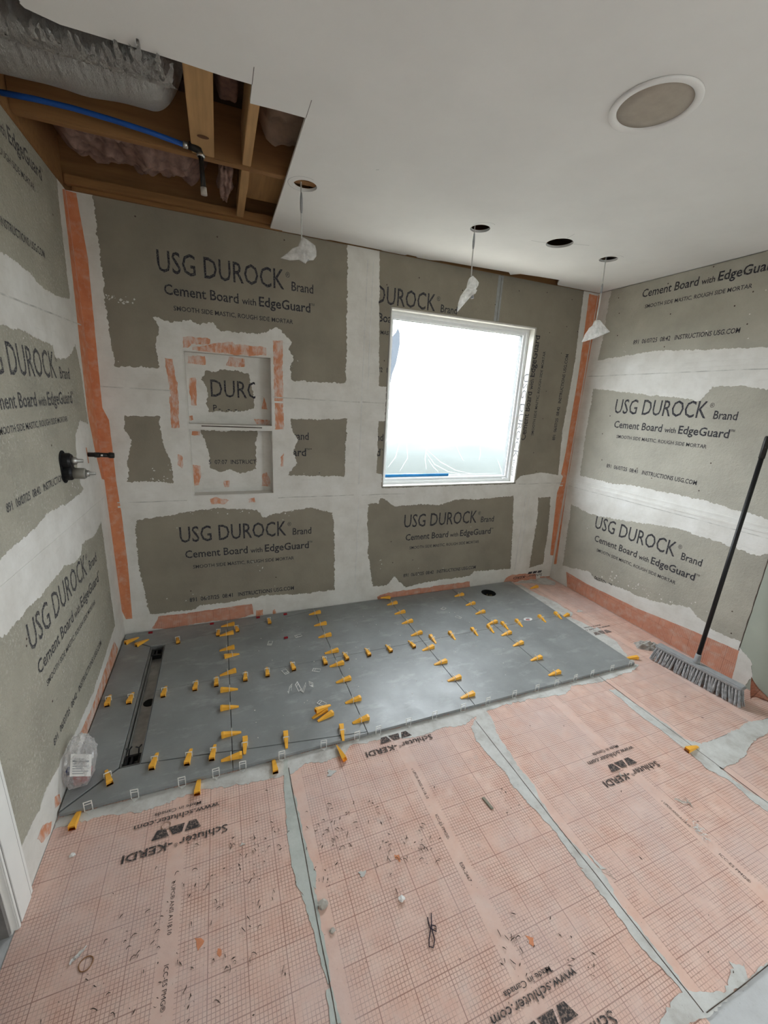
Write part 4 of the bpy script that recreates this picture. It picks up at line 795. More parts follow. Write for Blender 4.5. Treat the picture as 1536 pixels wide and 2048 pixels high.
# blue pipe and the black drop pipe
pipe = tag(empty('blue_water_pipe', (.29, -.66, 2.46)), 'blue plastic water pipe running along the ceiling joist', 'pipe')
under(tubeob('pipe_run', M['blue'], None, [(.0075, -.66, 2.468), (.1, -.66, 2.474), (.21, -.66, 2.476), (.33, -.66, 2.471), (.445, -.66, 2.463), (.56, -.655, 2.452)], .0088, 12), pipe)
under(tubeob('crimp_ring', M['chrome'], None, [(.556, -.655, 2.4525), (.574, -.654, 2.452)], .0115, 14), pipe)
drop = tag(empty('drop_pipe', (.62, -.645, 2.30)), 'black iron drop pipe with elbow hanging from the ceiling hole', 'pipe')
under(tubeob('elbow', M['blackmetal'], None, [(.576, -.654, 2.455), (.597, -.652, 2.452), (.612, -.650, 2.447), (.618, -.648, 2.430)], .0135, 12), drop)
under(tubeob('collar', M['chrome'], None, [(.618, -.648, 2.436), (.618, -.648, 2.428)], .0155, 16), drop)
under(tubeob('stem', M['blackmetal'], None, [(.618, -.648, 2.43), (.620, -.647, 2.37), (.621, -.646, 2.325)], [.0095, .009, .0105], 12), drop)
under(tubeob('end_cap', M['crumb'], None, [(.621, -.646, 2.327), (.622, -.645, 2.302)], [.012, .0125], 12), drop)

# ------------------------------------------------------------------ ceiling speaker
sp = tag(empty('ceiling_speaker', (SPX, SPY, H)), 'round ceiling speaker with a white rim and beige grille', 'speaker')
bm = bmesh.new(); n = 64
prof = [(.1235, -.001), (.1235, -.005), (.119, -.0075), (.106, -.0075), (.101, -.004), (.101, .012), (.1075, .012), (.1075, -.0005)]
rg = [[bm.verts.new((r*math.cos(2*math.pi*k/n), r*math.sin(2*math.pi*k/n), z)) for k in range(n)] for r, z in prof]
for a, b in zip(rg, rg[1:]+rg[:1]):
    for k in range(n): bm.faces.new((a[k], a[(k+1) % n], b[(k+1) % n], b[k]))
link('rim', to_mesh(bm, True), M['ceiling'], sp)
bm = bmesh.new(); lathe(bm, [(.1005, .006), (.1005, -.0015), (.06, -.0035), (.01, -.004)], seg=64); link('grille', to_mesh(bm, True), M['grille'], sp)

# ------------------------------------------------------------------ hanging cables with bagged ends
def pillow(bm, ring, y, depth, seed, rings=9):
    """A crumpled bag: outline in (x, z) about its centre, puffed along y."""
    k = 5; pts = []
    for i in range(len(ring)):
        a, b = Vector(ring[i]).to_2d(), Vector(ring[(i+1) % len(ring)]).to_2d()
        pts += [a+(b-a)*j/k for j in range(k)]
    c = sum(pts, Vector((0, 0)))/len(pts); n = len(pts)
    for sg in (-1, 1):
        prev = None; cen = bm.verts.new((c.x, y+sg*depth, c.y))
        for q in range(1, rings+1):
            t = q/rings; row = []
            for p in pts:
                w = c+(p-c)*t; d = depth*math.sqrt(max(0, 1-t*t))
                crk = .010*noise.noise(Vector((w.x*38, w.y*38, seed*sg)))+.007*noise.noise(Vector((w.x*95, w.y*80, seed+sg)))
                row.append(bm.verts.new((w.x, y+sg*(d+crk*(1-t**3)), w.y)))
            for i in range(n):
                if prev is None: bm.faces.new((cen, row[i], row[(i+1) % n]))
                else: bm.faces.new((prev[i], prev[(i+1) % n], row[(i+1) % n], row[i]))
            prev = row
    bmesh.ops.remove_doubles(bm, verts=bm.verts[:], dist=1e-5)
def bagged(loc, label, cable, sleeve, bag, conn, seed):
    t = tag(empty('hanging_cable', loc), label, 'cable', None)
    under(tubeob('cable', M['cablew'], None, cable, .0032, 8), t)
    under(tubeob('splice_sleeve', M['sleeve'], None, sleeve, [.0036, .0058, .0066, .0060, .0038], 8), t)
    bm = bmesh.new(); pillow(bm, bag, cable[0][1], .026, seed); under(link('plastic_bag', to_mesh(bm, True), M['bag']), t)
    o = under(tubeob('connector', M['sleeve'], None, conn, .009, 10), t); return t
Y = -.58
bagged((1.025, Y, 2.14), 'grey cable with a wide crumpled plastic bag hanging beside the cut ceiling hole', [(1.022, Y, 2.52), (1.024, Y, 2.40), (1.025, Y, 2.30), (1.026, Y, 2.20)], [(1.0245, Y, 2.415), (1.0245, Y, 2.395), (1.0243, Y, 2.375), (1.0245, Y, 2.35), (1.025, Y, 2.335)],
       D['bag1'], [(1.045, Y, 2.185), (1.052, Y, 2.150)], 3)
bagged((1.94, Y, 2.03), 'grey cable with a long narrow plastic bag hanging above the window', [(1.930, Y, 2.52), (1.934, Y, 2.40), (1.936, Y, 2.30), (1.941, Y, 2.20)], [(1.934, Y, 2.412), (1.934, Y, 2.39), (1.934, Y, 2.375), (1.9345, Y, 2.355), (1.935, Y, 2.34)],
       D['bag2'], [(1.955, Y, 2.13), (1.96, Y, 2.105)], 5)
bagged((2.885, Y, 1.97), 'white cable with a folded plastic bag hanging in the corner by the right wall', [(2.872, Y, 2.52), (2.876, Y, 2.40), (2.883, Y, 2.29), (2.886, Y, 2.18), (2.884, Y, 2.08)], [(2.8825, Y, 2.305), (2.883, Y, 2.29), (2.8835, Y, 2.275), (2.884, Y, 2.26), (2.8845, Y, 2.25)],
       D['bag3'], [(2.90, Y, 2.035), (2.915, Y, 2.03)], 8)

# ------------------------------------------------------------------ plumbing stubs on the left wall
t = tag(empty('pipe_stub', (0, -.243, 1.198)), 'black pipe stub sticking out of the left wall beside the corner', 'pipe')
under(tubeob('stub', M['blackmetal'], None, [(-.02, -.243, 1.199), (.05, -.243, 1.197), (.095, -.243, 1.195)], .0115, 14), t)
under(tubeob('coupling', M['blackmetal'], None, [(.03, -.243, 1.197), (.052, -.243, 1.1965)], .0135, 14), t)
under(tubeob('end_cap', M['blackmetal'], None, [(.09, -.243, 1.195), (.098, -.243, 1.1948), (.115, -.243, 1.194)], [.0135, .0155, .014], 14), t)
under(tubeob('label_spot', M['paper'], None, [(.060, -.2549, 1.1965), (.068, -.2549, 1.1962)], .0045, 8), t)
sheet('rust_stain', M['peach'], wall_left, [jag([(-.262, 1.235), (-.250, 1.235), (-.246, 1.16), (-.258, 1.155)], .004, .008, 5)], .0003, LEFT, .0016)
t = tag(empty('shower_valve', (0, -.60, 1.13)), 'black shower valve body with grey stems set in an oval cutout of the left wall', 'valve')
ov = [(-.605+.042*math.cos(a)*(1 if math.sin(a) > 0 else .95), 1.197+(.028 if math.sin(a) > 0 else -.028)+.042*math.sin(a)) for a in (2*math.pi*k/32 for k in range(32))]
under(prism('cutout', M['darkvoid'], None, [(u+.0, v) for u, v in ov], .0003, .0030, LEFT), t)
bm = bmesh.new()
for c in (1.222, 1.172): lathe(bm, [(.034, 0), (.034, .022), (.028, .030)], Matrix.Translation((.003, -.603, c)) @ Matrix.Rotation(math.pi/2, 4, 'Y'), 28)
under(link('valve_body', to_mesh(bm), M['black']), t)
under(tubeob('upper_stem', M['chrome'], None, [(.03, -.600, 1.222), (.048, -.598, 1.222), (.052, -.598, 1.222), (.072, -.597, 1.221)], [.017, .016, .009, .008], 14), t)
under(tubeob('lower_cylinder', plain('grey_valve_body', (.26, .25, .22), .45, .3), None, [(.03, -.603, 1.168), (.070, -.600, 1.166), (.076, -.600, 1.166)], [.024, .024, .021], 24), t)
under(tubeob('lower_stem', M['chrome'], None, [(.074, -.600, 1.166), (.088, -.599, 1.166), (.090, -.599, 1.166), (.112, -.598, 1.165)], [.015, .014, .008, .006], 14), t)

# ------------------------------------------------------------------ drain channel, flange
t = tag(empty('linear_drain', ((DX0+DX1)/2, -.65, -.03)), 'steel linear drain channel sunk between the grey tiles', 'drain')
zb = -.022
under(link('channel', boxes(DX0+.002, DX1-.002, DY0+.002, DY1-.002, zb-.002, zb, DX0+.002, DX0+.0035, DY0+.002, DY1-.002, zb, .0195, DX1-.0035, DX1-.002, DY0+.002, DY1-.002, zb, .0195, DX0+.002, DX1-.002, DY0+.002, DY0+.0035, zb, .019, DX0+.002, DX1-.002, DY1-.0035, DY1-.002, zb, .019), M['steel']), t)
under(link('steel_lip', boxes(DX0+.004, DX0+.007, DY0+.03, DY1-.03, zb, .012, DX0+.013, DX0+.0145, DY0+.05, DY1-.05, zb, .002), M['steel']), t)
bm = bmesh.new(); lathe(bm, [(.028, zb+.0006), (.028, zb+.0016), (.026, zb+.0016)], Matrix.Translation((.222, -.665, 0)), 28); under(link('outlet', to_mesh(bm), M['darkvoid']), t)
for y, s in ((DY1-.045, 1), (DY0+.045, -1)):
    bm = bmesh.new(); x0, x1 = DX0+.012, DX1-.006
    for c in ((x0, x1, y-.034, y-.024, zb, .006), (x0, x1, y+.018, y+.028, zb, .006), (x0, x0+.01, y-.03, y+.022, zb, .008), (x1-.01, x1, y-.03, y+.022, zb, .008), (x0+.02, x0+.028, y-.03, y+.022, zb, .004)): bx(bm, *c)
    br = under(link('end_bracket', to_mesh(bm), M['black']), t)
    if s < 0:
        for xx in (x0+.01, x1-.012):
            bm = bmesh.new(); tube(bm, [(xx, y+.02, 0), (xx+.003, y+.03, .032)], .003, 6); tube(bm, [(xx-.008, y+.028, .042), (xx+.003, y+.03, .032), (xx+.014, y+.034, .043)], .003, 6)
            under(link('bracket_prong', to_mesh(bm), M['black']), t)
t = tag(empty('floor_flange', (PX, PY, .0)), 'dark round floor flange hole in the grey tile by the window wall', 'drain')
bm = bmesh.new(); n = 40; prof = [(.0605, .0195), (.0555, .0195), (.0545, -.10), (.0605, -.10)]
rg = [[bm.verts.new((r*math.cos(2*math.pi*k/n), r*math.sin(2*math.pi*k/n), z)) for k in range(n)] for r, z in prof[:3]]
for a, b in zip(rg, rg[1:]):
    for k in range(n): bm.faces.new((a[k], a[(k+1) % n], b[(k+1) % n], b[k]))
bm.faces.new(rg[-1]); link('flange_ring', to_mesh(bm, True), M['darkvoid'], t)
bm = bmesh.new(); rr = random.Random(3)
for k in range(7): tube(bm, [(rr.uniform(-.04, .04), rr.uniform(-.04, .04), -.03), (rr.uniform(-.035, .035), rr.uniform(-.035, .035), -.005)], .008, 6)
link('wadded_paper', to_mesh(bm), plain('dull_olive_rag', (.10, .085, .05), .9), t)

# ------------------------------------------------------------------ levelling wedges and clips
def wedge_mesh():
    bm = bmesh.new(); st = [(0, .0115, .0185), (.010, .0118, .0200), (.013, .0105, .0190), (.040, .0092, .0140), (.075, .0066, .0062), (.086, .0058, .0034)]
    rings = [[bm.verts.new((x, -w, 0)), bm.verts.new((x, w, 0)), bm.verts.new((x, w*.92, h)), bm.verts.new((x, -w*.92, h))] for x, w, h in st]
    rings = [[bm.verts.new(v.co) for v in r] for r in rings] if False else rings
    for a, b in zip(rings, rings[1:]):
        for k in range(4): bm.faces.new((a[k], a[(k+1) % 4], b[(k+1) % 4], b[k]))
    bm.faces.new(rings[-1]); f = bm.faces.new(rings[0][::-1])
    r = bmesh.ops.inset_region(bm, faces=[f], thickness=.0022); bmesh.ops.translate(bm, verts=list(f.verts), vec=(.010, 0, 0))
    return to_mesh(bm)
def clip_mesh():
    bm = bmesh.new(); t = .0011; w = .0135; hh = .0265
    for c in ((-t, t, -w, -w+.0028, -.0135, hh), (-t, t, w-.0028, w, -.0135, hh), (-t, t, -w, w, hh-.0035, hh)): bx(bm, *c)
    return to_mesh(bm)
def edge_clip_mesh():
    bm = bmesh.new(); t = .0009; w = .0140
    for c in ((-w, -w+.003, -t, t, -.017, .027), (w-.003, w, -t, t, -.017, .027), (-w, w, -t, t, .0235, .027), (-w, w, -t, t, .012, .0145)): bx(bm, *c)
    v = [bm.verts.new(p) for p in ((-w, 0, -.0175), (w, 0, -.0175), (0, -.016, -.0178), (-w, 0, -.0165), (w, 0, -.0165), (0, -.016, -.0168))]
    bm.faces.new(v[:3]); bm.faces.new(v[3:][::-1]); [bm.faces.new((v[i], v[(i+1) % 3], v[(i+1) % 3+3], v[i+3])) for i in range(3)]
    return to_mesh(bm)
WM, CM, EM = wedge_mesh(), clip_mesh(), edge_clip_mesh()
for me, m in ((WM, 'yellow'), (CM, 'clip'), (EM, 'clip')): me.materials.append(M[m])
def wedge(butt, tip, z, label, group, clip=None, tilt=0.0, roll=0.0, snap=None):
    b, t = Vector(butt).to_2d(), Vector(tip).to_2d(); d = (t-b).normalized()
    c = (b+t)/2
    if snap == 'x': d = Vector((1 if d.x > 0 else -1, d.y*.5)).normalized()
    if snap == 'y': d = Vector((d.x*.6, 1 if d.y > 0 else -1)).normalized()
    o = bpy.data.objects.new('tile_wedge', WM); COL.objects.link(o); p = c - d*.043
    o.location = (p.x, p.y, z); o.rotation_euler = (roll, tilt, math.atan2(d.y, d.x)); tag(o, label, 'wedge', group)
    if clip:
        k = bpy.data.objects.new('levelling_clip', CM); COL.objects.link(k); q = c + d*.002
        k.location = (q.x, q.y, z+.0002); k.rotation_euler = (0, 0, math.atan2(d.y, d.x)); tag(k, clip[0], 'clip', clip[1])
    return o
ORD = 'first second third fourth fifth sixth seventh eighth ninth tenth eleventh twelfth thirteenth fourteenth fifteenth sixteenth seventeenth eighteenth nineteenth twentieth twenty-first twenty-second'.split()
WG = {'J1': ('cross joint beside the drain', 'x', 'window wall'), 'J2': ('second cross joint from the drain', 'x', 'window wall'), 'J3': ('third cross joint from the drain', 'x', 'window wall'), 'J4': ('fourth cross joint from the drain', 'x', 'window wall'),
      'H1': ('long middle tile joint', 'y', 'valve wall'), 'H2': ('slanting joint near the front edge', 'y', 'valve wall'), 'H0': ('slanting joint along the window wall', 'y', 'valve wall')}
for k, (nm, ax, end) in WG.items():
    L = D['wedge'][k]; prs = [(L[i], L[i+1]) for i in range(0, len(L), 2)]
    prs.sort(key=(lambda p: -(p[0][1]+p[1][1])) if ax == 'x' else (lambda p: p[0][0]+p[1][0]))
    for i, (b_, t_) in enumerate(prs):
        tail = 'on the %s, %s from the %s' % (nm, ORD[i], end)
        wedge(b_, t_, TT+.0003, 'yellow wedge '+tail, 'wedges on the '+nm, ('clear clip '+tail, 'clips on the '+nm), snap=ax)
L = D['wedge']['loose_tile']
wedge(L[0], L[1], TT+.0003, 'yellow wedge lying loose in the corner of the tiles by the left wall', None); wedge(L[2], L[3], TT+.0003, 'yellow wedge lying loose between the corner wedge and the drain channel', None)
wedge(L[4], L[5], TT+.0205, 'yellow wedge lying on top of a small heap of loose wedges', None); wedge(L[7], L[6], TT+.0003, 'yellow wedge at the front of the small heap of loose wedges', None)
wedge((1.058, -1.045), (.985, -1.075), TT+.0003, 'yellow wedge hidden at the back of the small heap of loose wedges', None)
L = D['wedge']['wall']; wedge(L[0], L[1], TT+.004, 'yellow wedge leaning on the window wall at the end of a joint', None, tilt=-.25)
L = D['wedge']['floor']
fw = ['yellow wedge on the floor membrane at the left end of the front tile edge', 'yellow wedge on the floor before the tiles opposite the round dried ring', 'yellow wedge on the floor before the tiles by the grey membrane seam', 'yellow wedge lying on its side on the floor near the second cross joint', 'yellow wedge lying alone on the membrane in front of the broom', 'yellow wedge on the bare floor corner behind the tile end', 'yellow wedge at the right front corner of the tiled area', 'yellow wedge slipped off the right tile end at the middle joint']
for i in range(0, len(L), 2):
    b, t_ = L[i], L[i+1]; j = i//2
    if j < 3: t_ = (b[0]+(t_[0]-b[0])*1.6, b[1]+(t_[1]-b[1])*1.6); b = (b[0], b[1]-.036)
    if j < 4:
        d = (Vector(t_)-Vector(b)).to_2d().normalized(); c = Vector((b[0], -1.226 if j < 3 else -1.262)).to_2d(); b = c - d*.086; t_ = c
    wedge(b, t_, .0032, fw[j], None, roll=(1.2 if j == 3 else 0), snap=None)
    if j == 3: COL.objects[-1].location.z = .012
for x, y in D['edgeclip']:
    o = bpy.data.objects.new('edge_clip', EM); COL.objects.link(o); o.location = (x, YF-.0016, TT); o.rotation_euler = (0, 0, rnd.uniform(-.12, .12))
    tag(o, 'clear clip standing at the front tile edge, %s from the valve wall' % ORD[D['edgeclip'].index((x, y))], 'clip', 'clips along the front tile edge')
for i, (x, y) in enumerate(D['looseclip']):
    o = bpy.data.objects.new('loose_clip', EM); COL.objects.link(o)
    o.location = (x, y, TT+.0015 if not 5 <= i <= 8 else TT+.016); o.rotation_euler = (math.pi/2 if not 5 <= i <= 8 else rnd.uniform(-.5, .9), 0 if not 5 <= i <= 8 else rnd.uniform(-.2, .2), rnd.uniform(0, 6))
    tag(o, ['clear loose clip lying beside the middle joint, between two wedges', 'clear loose clip lying in front of the second cross joint wedges', 'clear loose clip lying behind the heap of loose wedges', 'clear loose clip lying near the window wall, left of the red spacer', 'clear loose clip lying near the window wall, right of the red spacer',
            'first clear clip in the tangle of loose clips, on the drain side', 'second clear clip in the tangle of loose clips', 'third clear clip in the tangle of loose clips', 'fourth clear clip in the tangle of loose clips, farthest from the drain',
            'clear loose clip lying on the tile nearest below the window', 'clear loose clip lying near the fourth cross joint below the window'][i], 'clip', 'tangle of loose clips' if 5 <= i <= 8 else 'loose clips on the tiles')
for i, (x, y) in enumerate(D['red']):
    o = box('spacer', M['red'], None, -.012, .012, -.006, .006, 0, .010, bevel=.001); o.location = (x, min(y, -.030), TT+.0002); o.rotation_euler = (0, 0, rnd.uniform(-.15, .15))
    tag(o, *(('small red spacer at the foot of the window wall, %s from the valve wall' % ORD[i], 'spacer', 'red spacers at the wall foot') if i < 4 else ('small red spacer lying loose on the grey tile', 'spacer')))
# sticker on the tile
st = tag(empty('paper_label', (2.698, -.608, TT)), 'oval paper label with a dark and red print stuck on the tile', 'label')
sheet('label_paper', M['paper'], st, [[(.036*math.cos(a), .022*math.sin(a)) for a in (2*math.pi*k/24 for k in range(24))]], .0006, FLOOR, .0002)
sheet('label_print', M['redpart'], st, [[(-.03, -.006), (.0, -.018), (.012, -.008), (-.012, .004)]], .0002, FLOOR, .0008); sheet('label_print', M['sleeve'], st, [[(-.02, .012), (.01, .0), (.026, .004), (.012, .016)]], .0002, FLOOR, .0008)

# ------------------------------------------------------------------ clear bag of parts in the corner
bg = tag(empty('parts_bag', (.050, -1.115, TT)), 'clear plastic bag of red parts with a printed label by the left wall', 'bag')
bm = bmesh.new(); bmesh.ops.create_icosphere(bm, subdivisions=4, radius=1)
for v in bm.verts:
    c = v.co; z = (c.z+1)/2; q = 1.05-.45*z*z; d = 1+.20*noise.noise(c*2.3)+.16*noise.noise(c*5.5)+.10*abs(noise.noise(c*11))
    sx = math.copysign(abs(c.x)**.6, c.x); sy = math.copysign(abs(c.y)**.6, c.y)
    v.co = (max(sx*.050*q*d, -.046), sy*.066*q*d+.04*z, max(0, (z**.9)*.175*(1+.16*noise.noise(c*3))))
link('bag_film', to_mesh(bm), M['clearbag'], bg)
for i, (x, y, z, rx, l) in enumerate(((-.008, -.015, .032, .020, .05), (.012, -.012, .034, .018, .055), (-.018, .012, .030, .017, .05), (.012, .018, .03, .018, .05), (.0, .0, .062, .017, .045))):
    bm = bmesh.new(); tube(bm, [(x, y, z-l*.5), (x+.004, y+.003, z), (x, y+.008, z+l*.5)], [rx*.8, rx, rx*.7], 12); link('red_part', to_mesh(bm, True), M['redpart'], bg)
bm = bmesh.new(); bx(bm, -.03, -.006, -.040, -.022, .078, .100); link('blue_cap', to_mesh(bm), M['navy'], bg)
bm = bmesh.new(); g = []
for j in range(9):
    row = []
    for i in range(7):
        u, v = i/6-.5, j/8; y = -.040+.045*v+.010*u; x = .000+.062*(u+.45); z = .088+.062*v-.035*(u+.5)*.9+.003*noise.noise(Vector((u*5, v*5, 0)))
        row.append(bm.verts.new((x-.012, y-.012, z)))
    g.append(row)
for j in range(8):
    for i in range(6): bm.faces.new((g[j][i], g[j][i+1], g[j+1][i+1], g[j+1][i]))
lb = link('bag_label', to_mesh(bm, True), M['paper'], bg)
bm = bmesh.new()
for k in range(7):
    v = .12+.11*k; pts = []
    for u in ((-.38, .38) if k % 2 else (-.38, .15)):
        y = -.040+.045*v+.010*u; pts.append((.062*(u+.45)-.012, y-.0135, .0893+.062*v-.035*(u+.5)*.9))
    tube(bm, pts, .0012 if k != 5 else .003, 4)
link('label_print', to_mesh(bm), M['sleeve'], lb)

# ------------------------------------------------------------------ broom
bd = Vector((.054, -.431, 0)).normalized(); bs = Vector((-bd.y, bd.x, 0)); bc = Vector((3.232, -1.462, 0))
br = tag(empty('push_broom', bc), 'push broom with grey bristles and a black handle leaning on the right wall', 'broom')
R3 = Matrix((( bd.x, bs.x, 0, bc.x), (bd.y, bs.y, 0, bc.y), (0, 0, 1, 0), (0, 0, 0, 1)))
bm = bmesh.new(); bx(bm, -.232, .232, -.03, .03, .092, .114); bmesh.ops.bevel(bm, geom=bm.edges[:], offset=.006, segments=3, affect='EDGES')
bmesh.ops.transform(bm, matrix=R3, verts=bm.verts[:]); under(link('broom_block', to_mesh(bm), M['broomblock']), br)
for row in range(3):
    bm = bmesh.new(); rr = random.Random(row)
    for i in range(29):
        u0 = -.220+.440*i/28; v0 = (-.022, 0, .022)[row]; lean = rr.gauss(0, .005)+.022*(u0/.22)
        for k in range(20):
            a = 2*math.pi*k/20+rr.uniform(-.2, .2); q = (.0026, .0018, .0008)[k % 3]
            p0 = Vector((u0+q*math.cos(a), v0+q*math.sin(a), .094)); s_ = rr.uniform(1.8, 3.4)
            p2 = Vector((u0+q*math.cos(a)*s_+lean, v0*1.45+q*math.sin(a)*s_*1.2+rr.gauss(0, .0015), rr.uniform(.002, .010)))
            tube(bm, [p0, p0.lerp(p2, .5)+Vector((rr.gauss(0, .001), rr.gauss(0, .001), 0)), p2], [.0013, .0013, .0009], 4, False)
    bmesh.ops.transform(bm, matrix=R3, verts=bm.verts[:])
    tag(under(link('bristle_row', to_mesh(bm, True, False), M['bristle']), br), kind='stuff')
h0, h1 = Vector((3.232, -1.452, .108)), Vector((3.443, -1.372, 1.455)); hd = (h1-h0).normalized()
under(tubeob('handle_socket', M['broomblock'], None, [h0-hd*.004, h0+hd*.02, h0+hd*.05, h0+hd*.062], [.020, .0165, .0155, .0145], 16), br)
under(tubeob('handle', M['black'], None, [h0+hd*.05, h0+hd*.6, h1], [.0118, .0118, .0118], 14), br)
under(tubeob('hand_grip', M['blackmetal'], None, [h1-hd*.12, h1-hd*.118, h1-hd*.004, h1+hd*.004], [.0125, .0142, .0145, .012], 16), br)

# ------------------------------------------------------------------ litter on the floor
def rag(name, label, c, sx, sy, h, seed, m, cat, rz=0, n=26):
    bm = bmesh.new(); g = []
    for j in range(n+1):
        row = []
        for i in range(n+1):
            u, v = i/n*2-1, j/n*2-1; e = max(0, 1-max(abs(u), abs(v))**3)
            z = h*e*(.45+.9*abs(noise.noise(Vector((u*2.2, v*2.2, seed))))+.35*noise.noise(Vector((u*6, v*6, seed))))
            row.append(bm.verts.new((u*sx*(1+.2*noise.noise(Vector((v*2, seed, 0)))), v*sy*(1+.25*noise.noise(Vector((u*2, 0, seed)))), max(0, z))))
        g.append(row)
    for j in range(n):
        for i in range(n): bm.faces.new((g[j][i], g[j][i+1], g[j+1][i+1], g[j+1][i]))
    for v in bm.verts: v.co.z += .0004
    fs = bm.faces[:]; ex = bmesh.ops.solidify(bm, geom=fs, thickness=.0008)
    o = link(name, to_mesh(bm, True), M[m]); o.location = c; o.rotation_euler = (0, 0, rz); return tag(o, label, cat)
rag('crumpled_rag', 'crumpled dusty white rag at the far end of the broom', (3.285, -1.135, .0025), .080, .036, .050, 2, 'rag', 'rag', -.6)
# torn membrane flap
bm = bmesh.new(); g = []; P0 = [Vector((3.352, -1.700, .0)), Vector((3.460, -1.625, .0)), Vector((3.462, -1.60, .085)), Vector((3.460, -1.80, .012))]
n = 10
for j in range(n+1):
    row = []
    for i in range(n+1):
        u, v = i/n, j/n; p = P0[0].lerp(P0[1], u).lerp(P0[3].lerp(P0[2], 1-v*.0) if False else P0[1].lerp(P0[3], u*.5+v*.5), v)
        z = .006+.085*(u**1.6)*(1-v)**1.4+.008*noise.noise(Vector((u*4, v*4, 3)))
        row.append(bm.verts.new((min(p.x, W-.008), p.y, max(z, .004))))
    g.append(row)
for j in range(n):
    for i in range(n):
        try: bm.faces.new((g[j][i], g[j][i+1], g[j+1][i+1], g[j+1][i]))
        except ValueError: pass
bmesh.ops.solidify(bm, geom=bm.faces[:], thickness=.001)
tag(link('membrane_flap', to_mesh(bm, True), M['flash']), 'torn orange membrane flap curling up beside the broom end', 'membrane')
def chip(name, label, c, r, seed, m, cat='debris', flat=.5):
    bm = bmesh.new(); bmesh.ops.create_icosphere(bm, subdivisions=2, radius=1)
    for v in bm.verts:
        d = 1+.5*noise.noise(v.co*1.7+Vector((seed, 0, 0))); v.co = Vector((v.co.x*r*d, v.co.y*r*.75*d, v.co.z*r*flat*d))
    mz = min(v.co.z for v in bm.verts)
    for v in bm.verts: v.co.z -= mz
    o = link(name, to_mesh(bm), M[m]); o.location = (c[0], c[1], .0019); return tag(o, label, cat)
chip('mortar_crumb', 'pale mortar crumb on the middle membrane sheet above the wire tie', (1.098, -1.902), .011, 1, 'paper')
chip('mortar_crumb', 'small white crumb on the membrane in front of the door casing', (.094, -1.411), .009, 2, 'paper')
chip('mortar_chip', 'grey mortar chip at the grey membrane seam', (.857, -1.832), .018, 3, 'crumb', flat=.35)
chip('mortar_chip', 'little pale chip beside the grey membrane seam', (.87, -1.905), .009, 8, 'crumb', flat=.4)
hb = bmesh.new(); hq = random.Random(21)
for _ in range(38):
    x, y = hq.gauss(0, .011), hq.gauss(0, .016); a = hq.uniform(0, 6.28); L = hq.uniform(.003, .008); z = hq.uniform(.001, .006)
    tube(hb, [(x-L*math.cos(a), y-L*math.sin(a), z), (x, y, z+hq.uniform(0, .003)), (x+L*math.cos(a), y+L*math.sin(a), z)], [.0006, .0014, .0006], 4)
o = link('mortar_scrapings', to_mesh(hb), M['paper']); o.location = (2.276, -2.078, .0019); tag(o, 'white scraped mortar heap over the printed strip', 'debris')
o = box('wood_sliver', plain('grey_wood_sliver', (.27, .25, .20), .9), None, -.0065, .0065, -.028, .028, 0, .005, bevel=.0015); o.location = (1.558, -1.718, .0019); o.rotation_euler = (0, 0, .15); tag(o, 'grey wood sliver lying near the middle seam of the membrane', 'sliver')
def torus_pts(c, r, z, n=40, sq=1.0, seed=0): return [(c[0]+r*math.cos(2*math.pi*k/n)*(1+.05*math.sin(3*k*2*math.pi/n+seed)), c[1]+r*sq*math.sin(2*math.pi*k/n), z) for k in range(n+1)]
o = tubeob('rubber_band', plain('brown_rubber', (.30, .15, .07), .6), None, torus_pts((.213, -1.745), .0165, .0034, sq=1.0), .0013, 6); tag(o, 'brown rubber band lying near the door casing', 'rubber band')
o = tubeob('adhesive_ring', plain('tan_dried_ring', (.42, .29, .22), .7), None, torus_pts((.376, -1.402), .0145, .0034), .0012, 6); tag(o, 'thin tan ring lying over the printed web address', 'ring')
o = tubeob('wire_tie', plain('dark_purple_wire', (.03, .02, .035), .5), None, [(1.172, -1.966, .004), (1.160, -1.99, .006), (1.148, -2.005, .005), (1.135, -2.022, .004), (1.128, -2.036, .004), (1.138, -2.042, .004), (1.150, -2.03, .005), (1.152, -2.008, .009), (1.158, -1.995, .008), (1.170, -2.0, .004), (1.165, -2.012, .004), (1.15, -2.0, .007), (1.152, -1.985, .005), (1.156, -1.972, .004)], .0016, 6); tag(o, 'dark twisted wire tie on the middle membrane sheet', 'wire')
def shred(c, rz, label, m, L=.05, seed=0):
    bm = bmesh.new(); n = 12; a = []
    for i in range(n+1):
        t = i/n; w_ = .0035*math.sin(math.pi*min(1, t+.08))+.001; y = .006*noise.noise(Vector((t*3, seed, 0))); z = .002+.007*abs(noise.noise(Vector((t*4, seed, 2))))
        a.append([bm.verts.new((L*(t-.5), y+s*w_, z+.003*(s > 0))) for s in (-1, 0, 1)])
    for i in range(n):
        for j in range(2): bm.faces.new((a[i][j], a[i][j+1], a[i+1][j+1], a[i+1][j]))
    bmesh.ops.solidify(bm, geom=bm.faces[:], thickness=.0006)
    o = link('membrane_shred', to_mesh(bm), M[m]); o.location = (c[0], c[1], .0024); o.rotation_euler = (0, 0, rz); return tag(o, label, 'scrap')
shred((2.337, -1.981), -.7, 'pale curled scrap beside the printed strip of the right sheet', 'rag', .06, 1); shred((2.36, -1.99), 1.2, 'white curled scrap crossing another scrap on the right sheet', 'rag', .04, 2)
shred((.189, -1.718), .8, 'thin white curl pointing at the rubber band', 'paper', .045, 5)
shred((2.20, -1.80), .9, 'tiny pink curl lying on the printed emblem of the right sheet', 'rag', .025, 9)
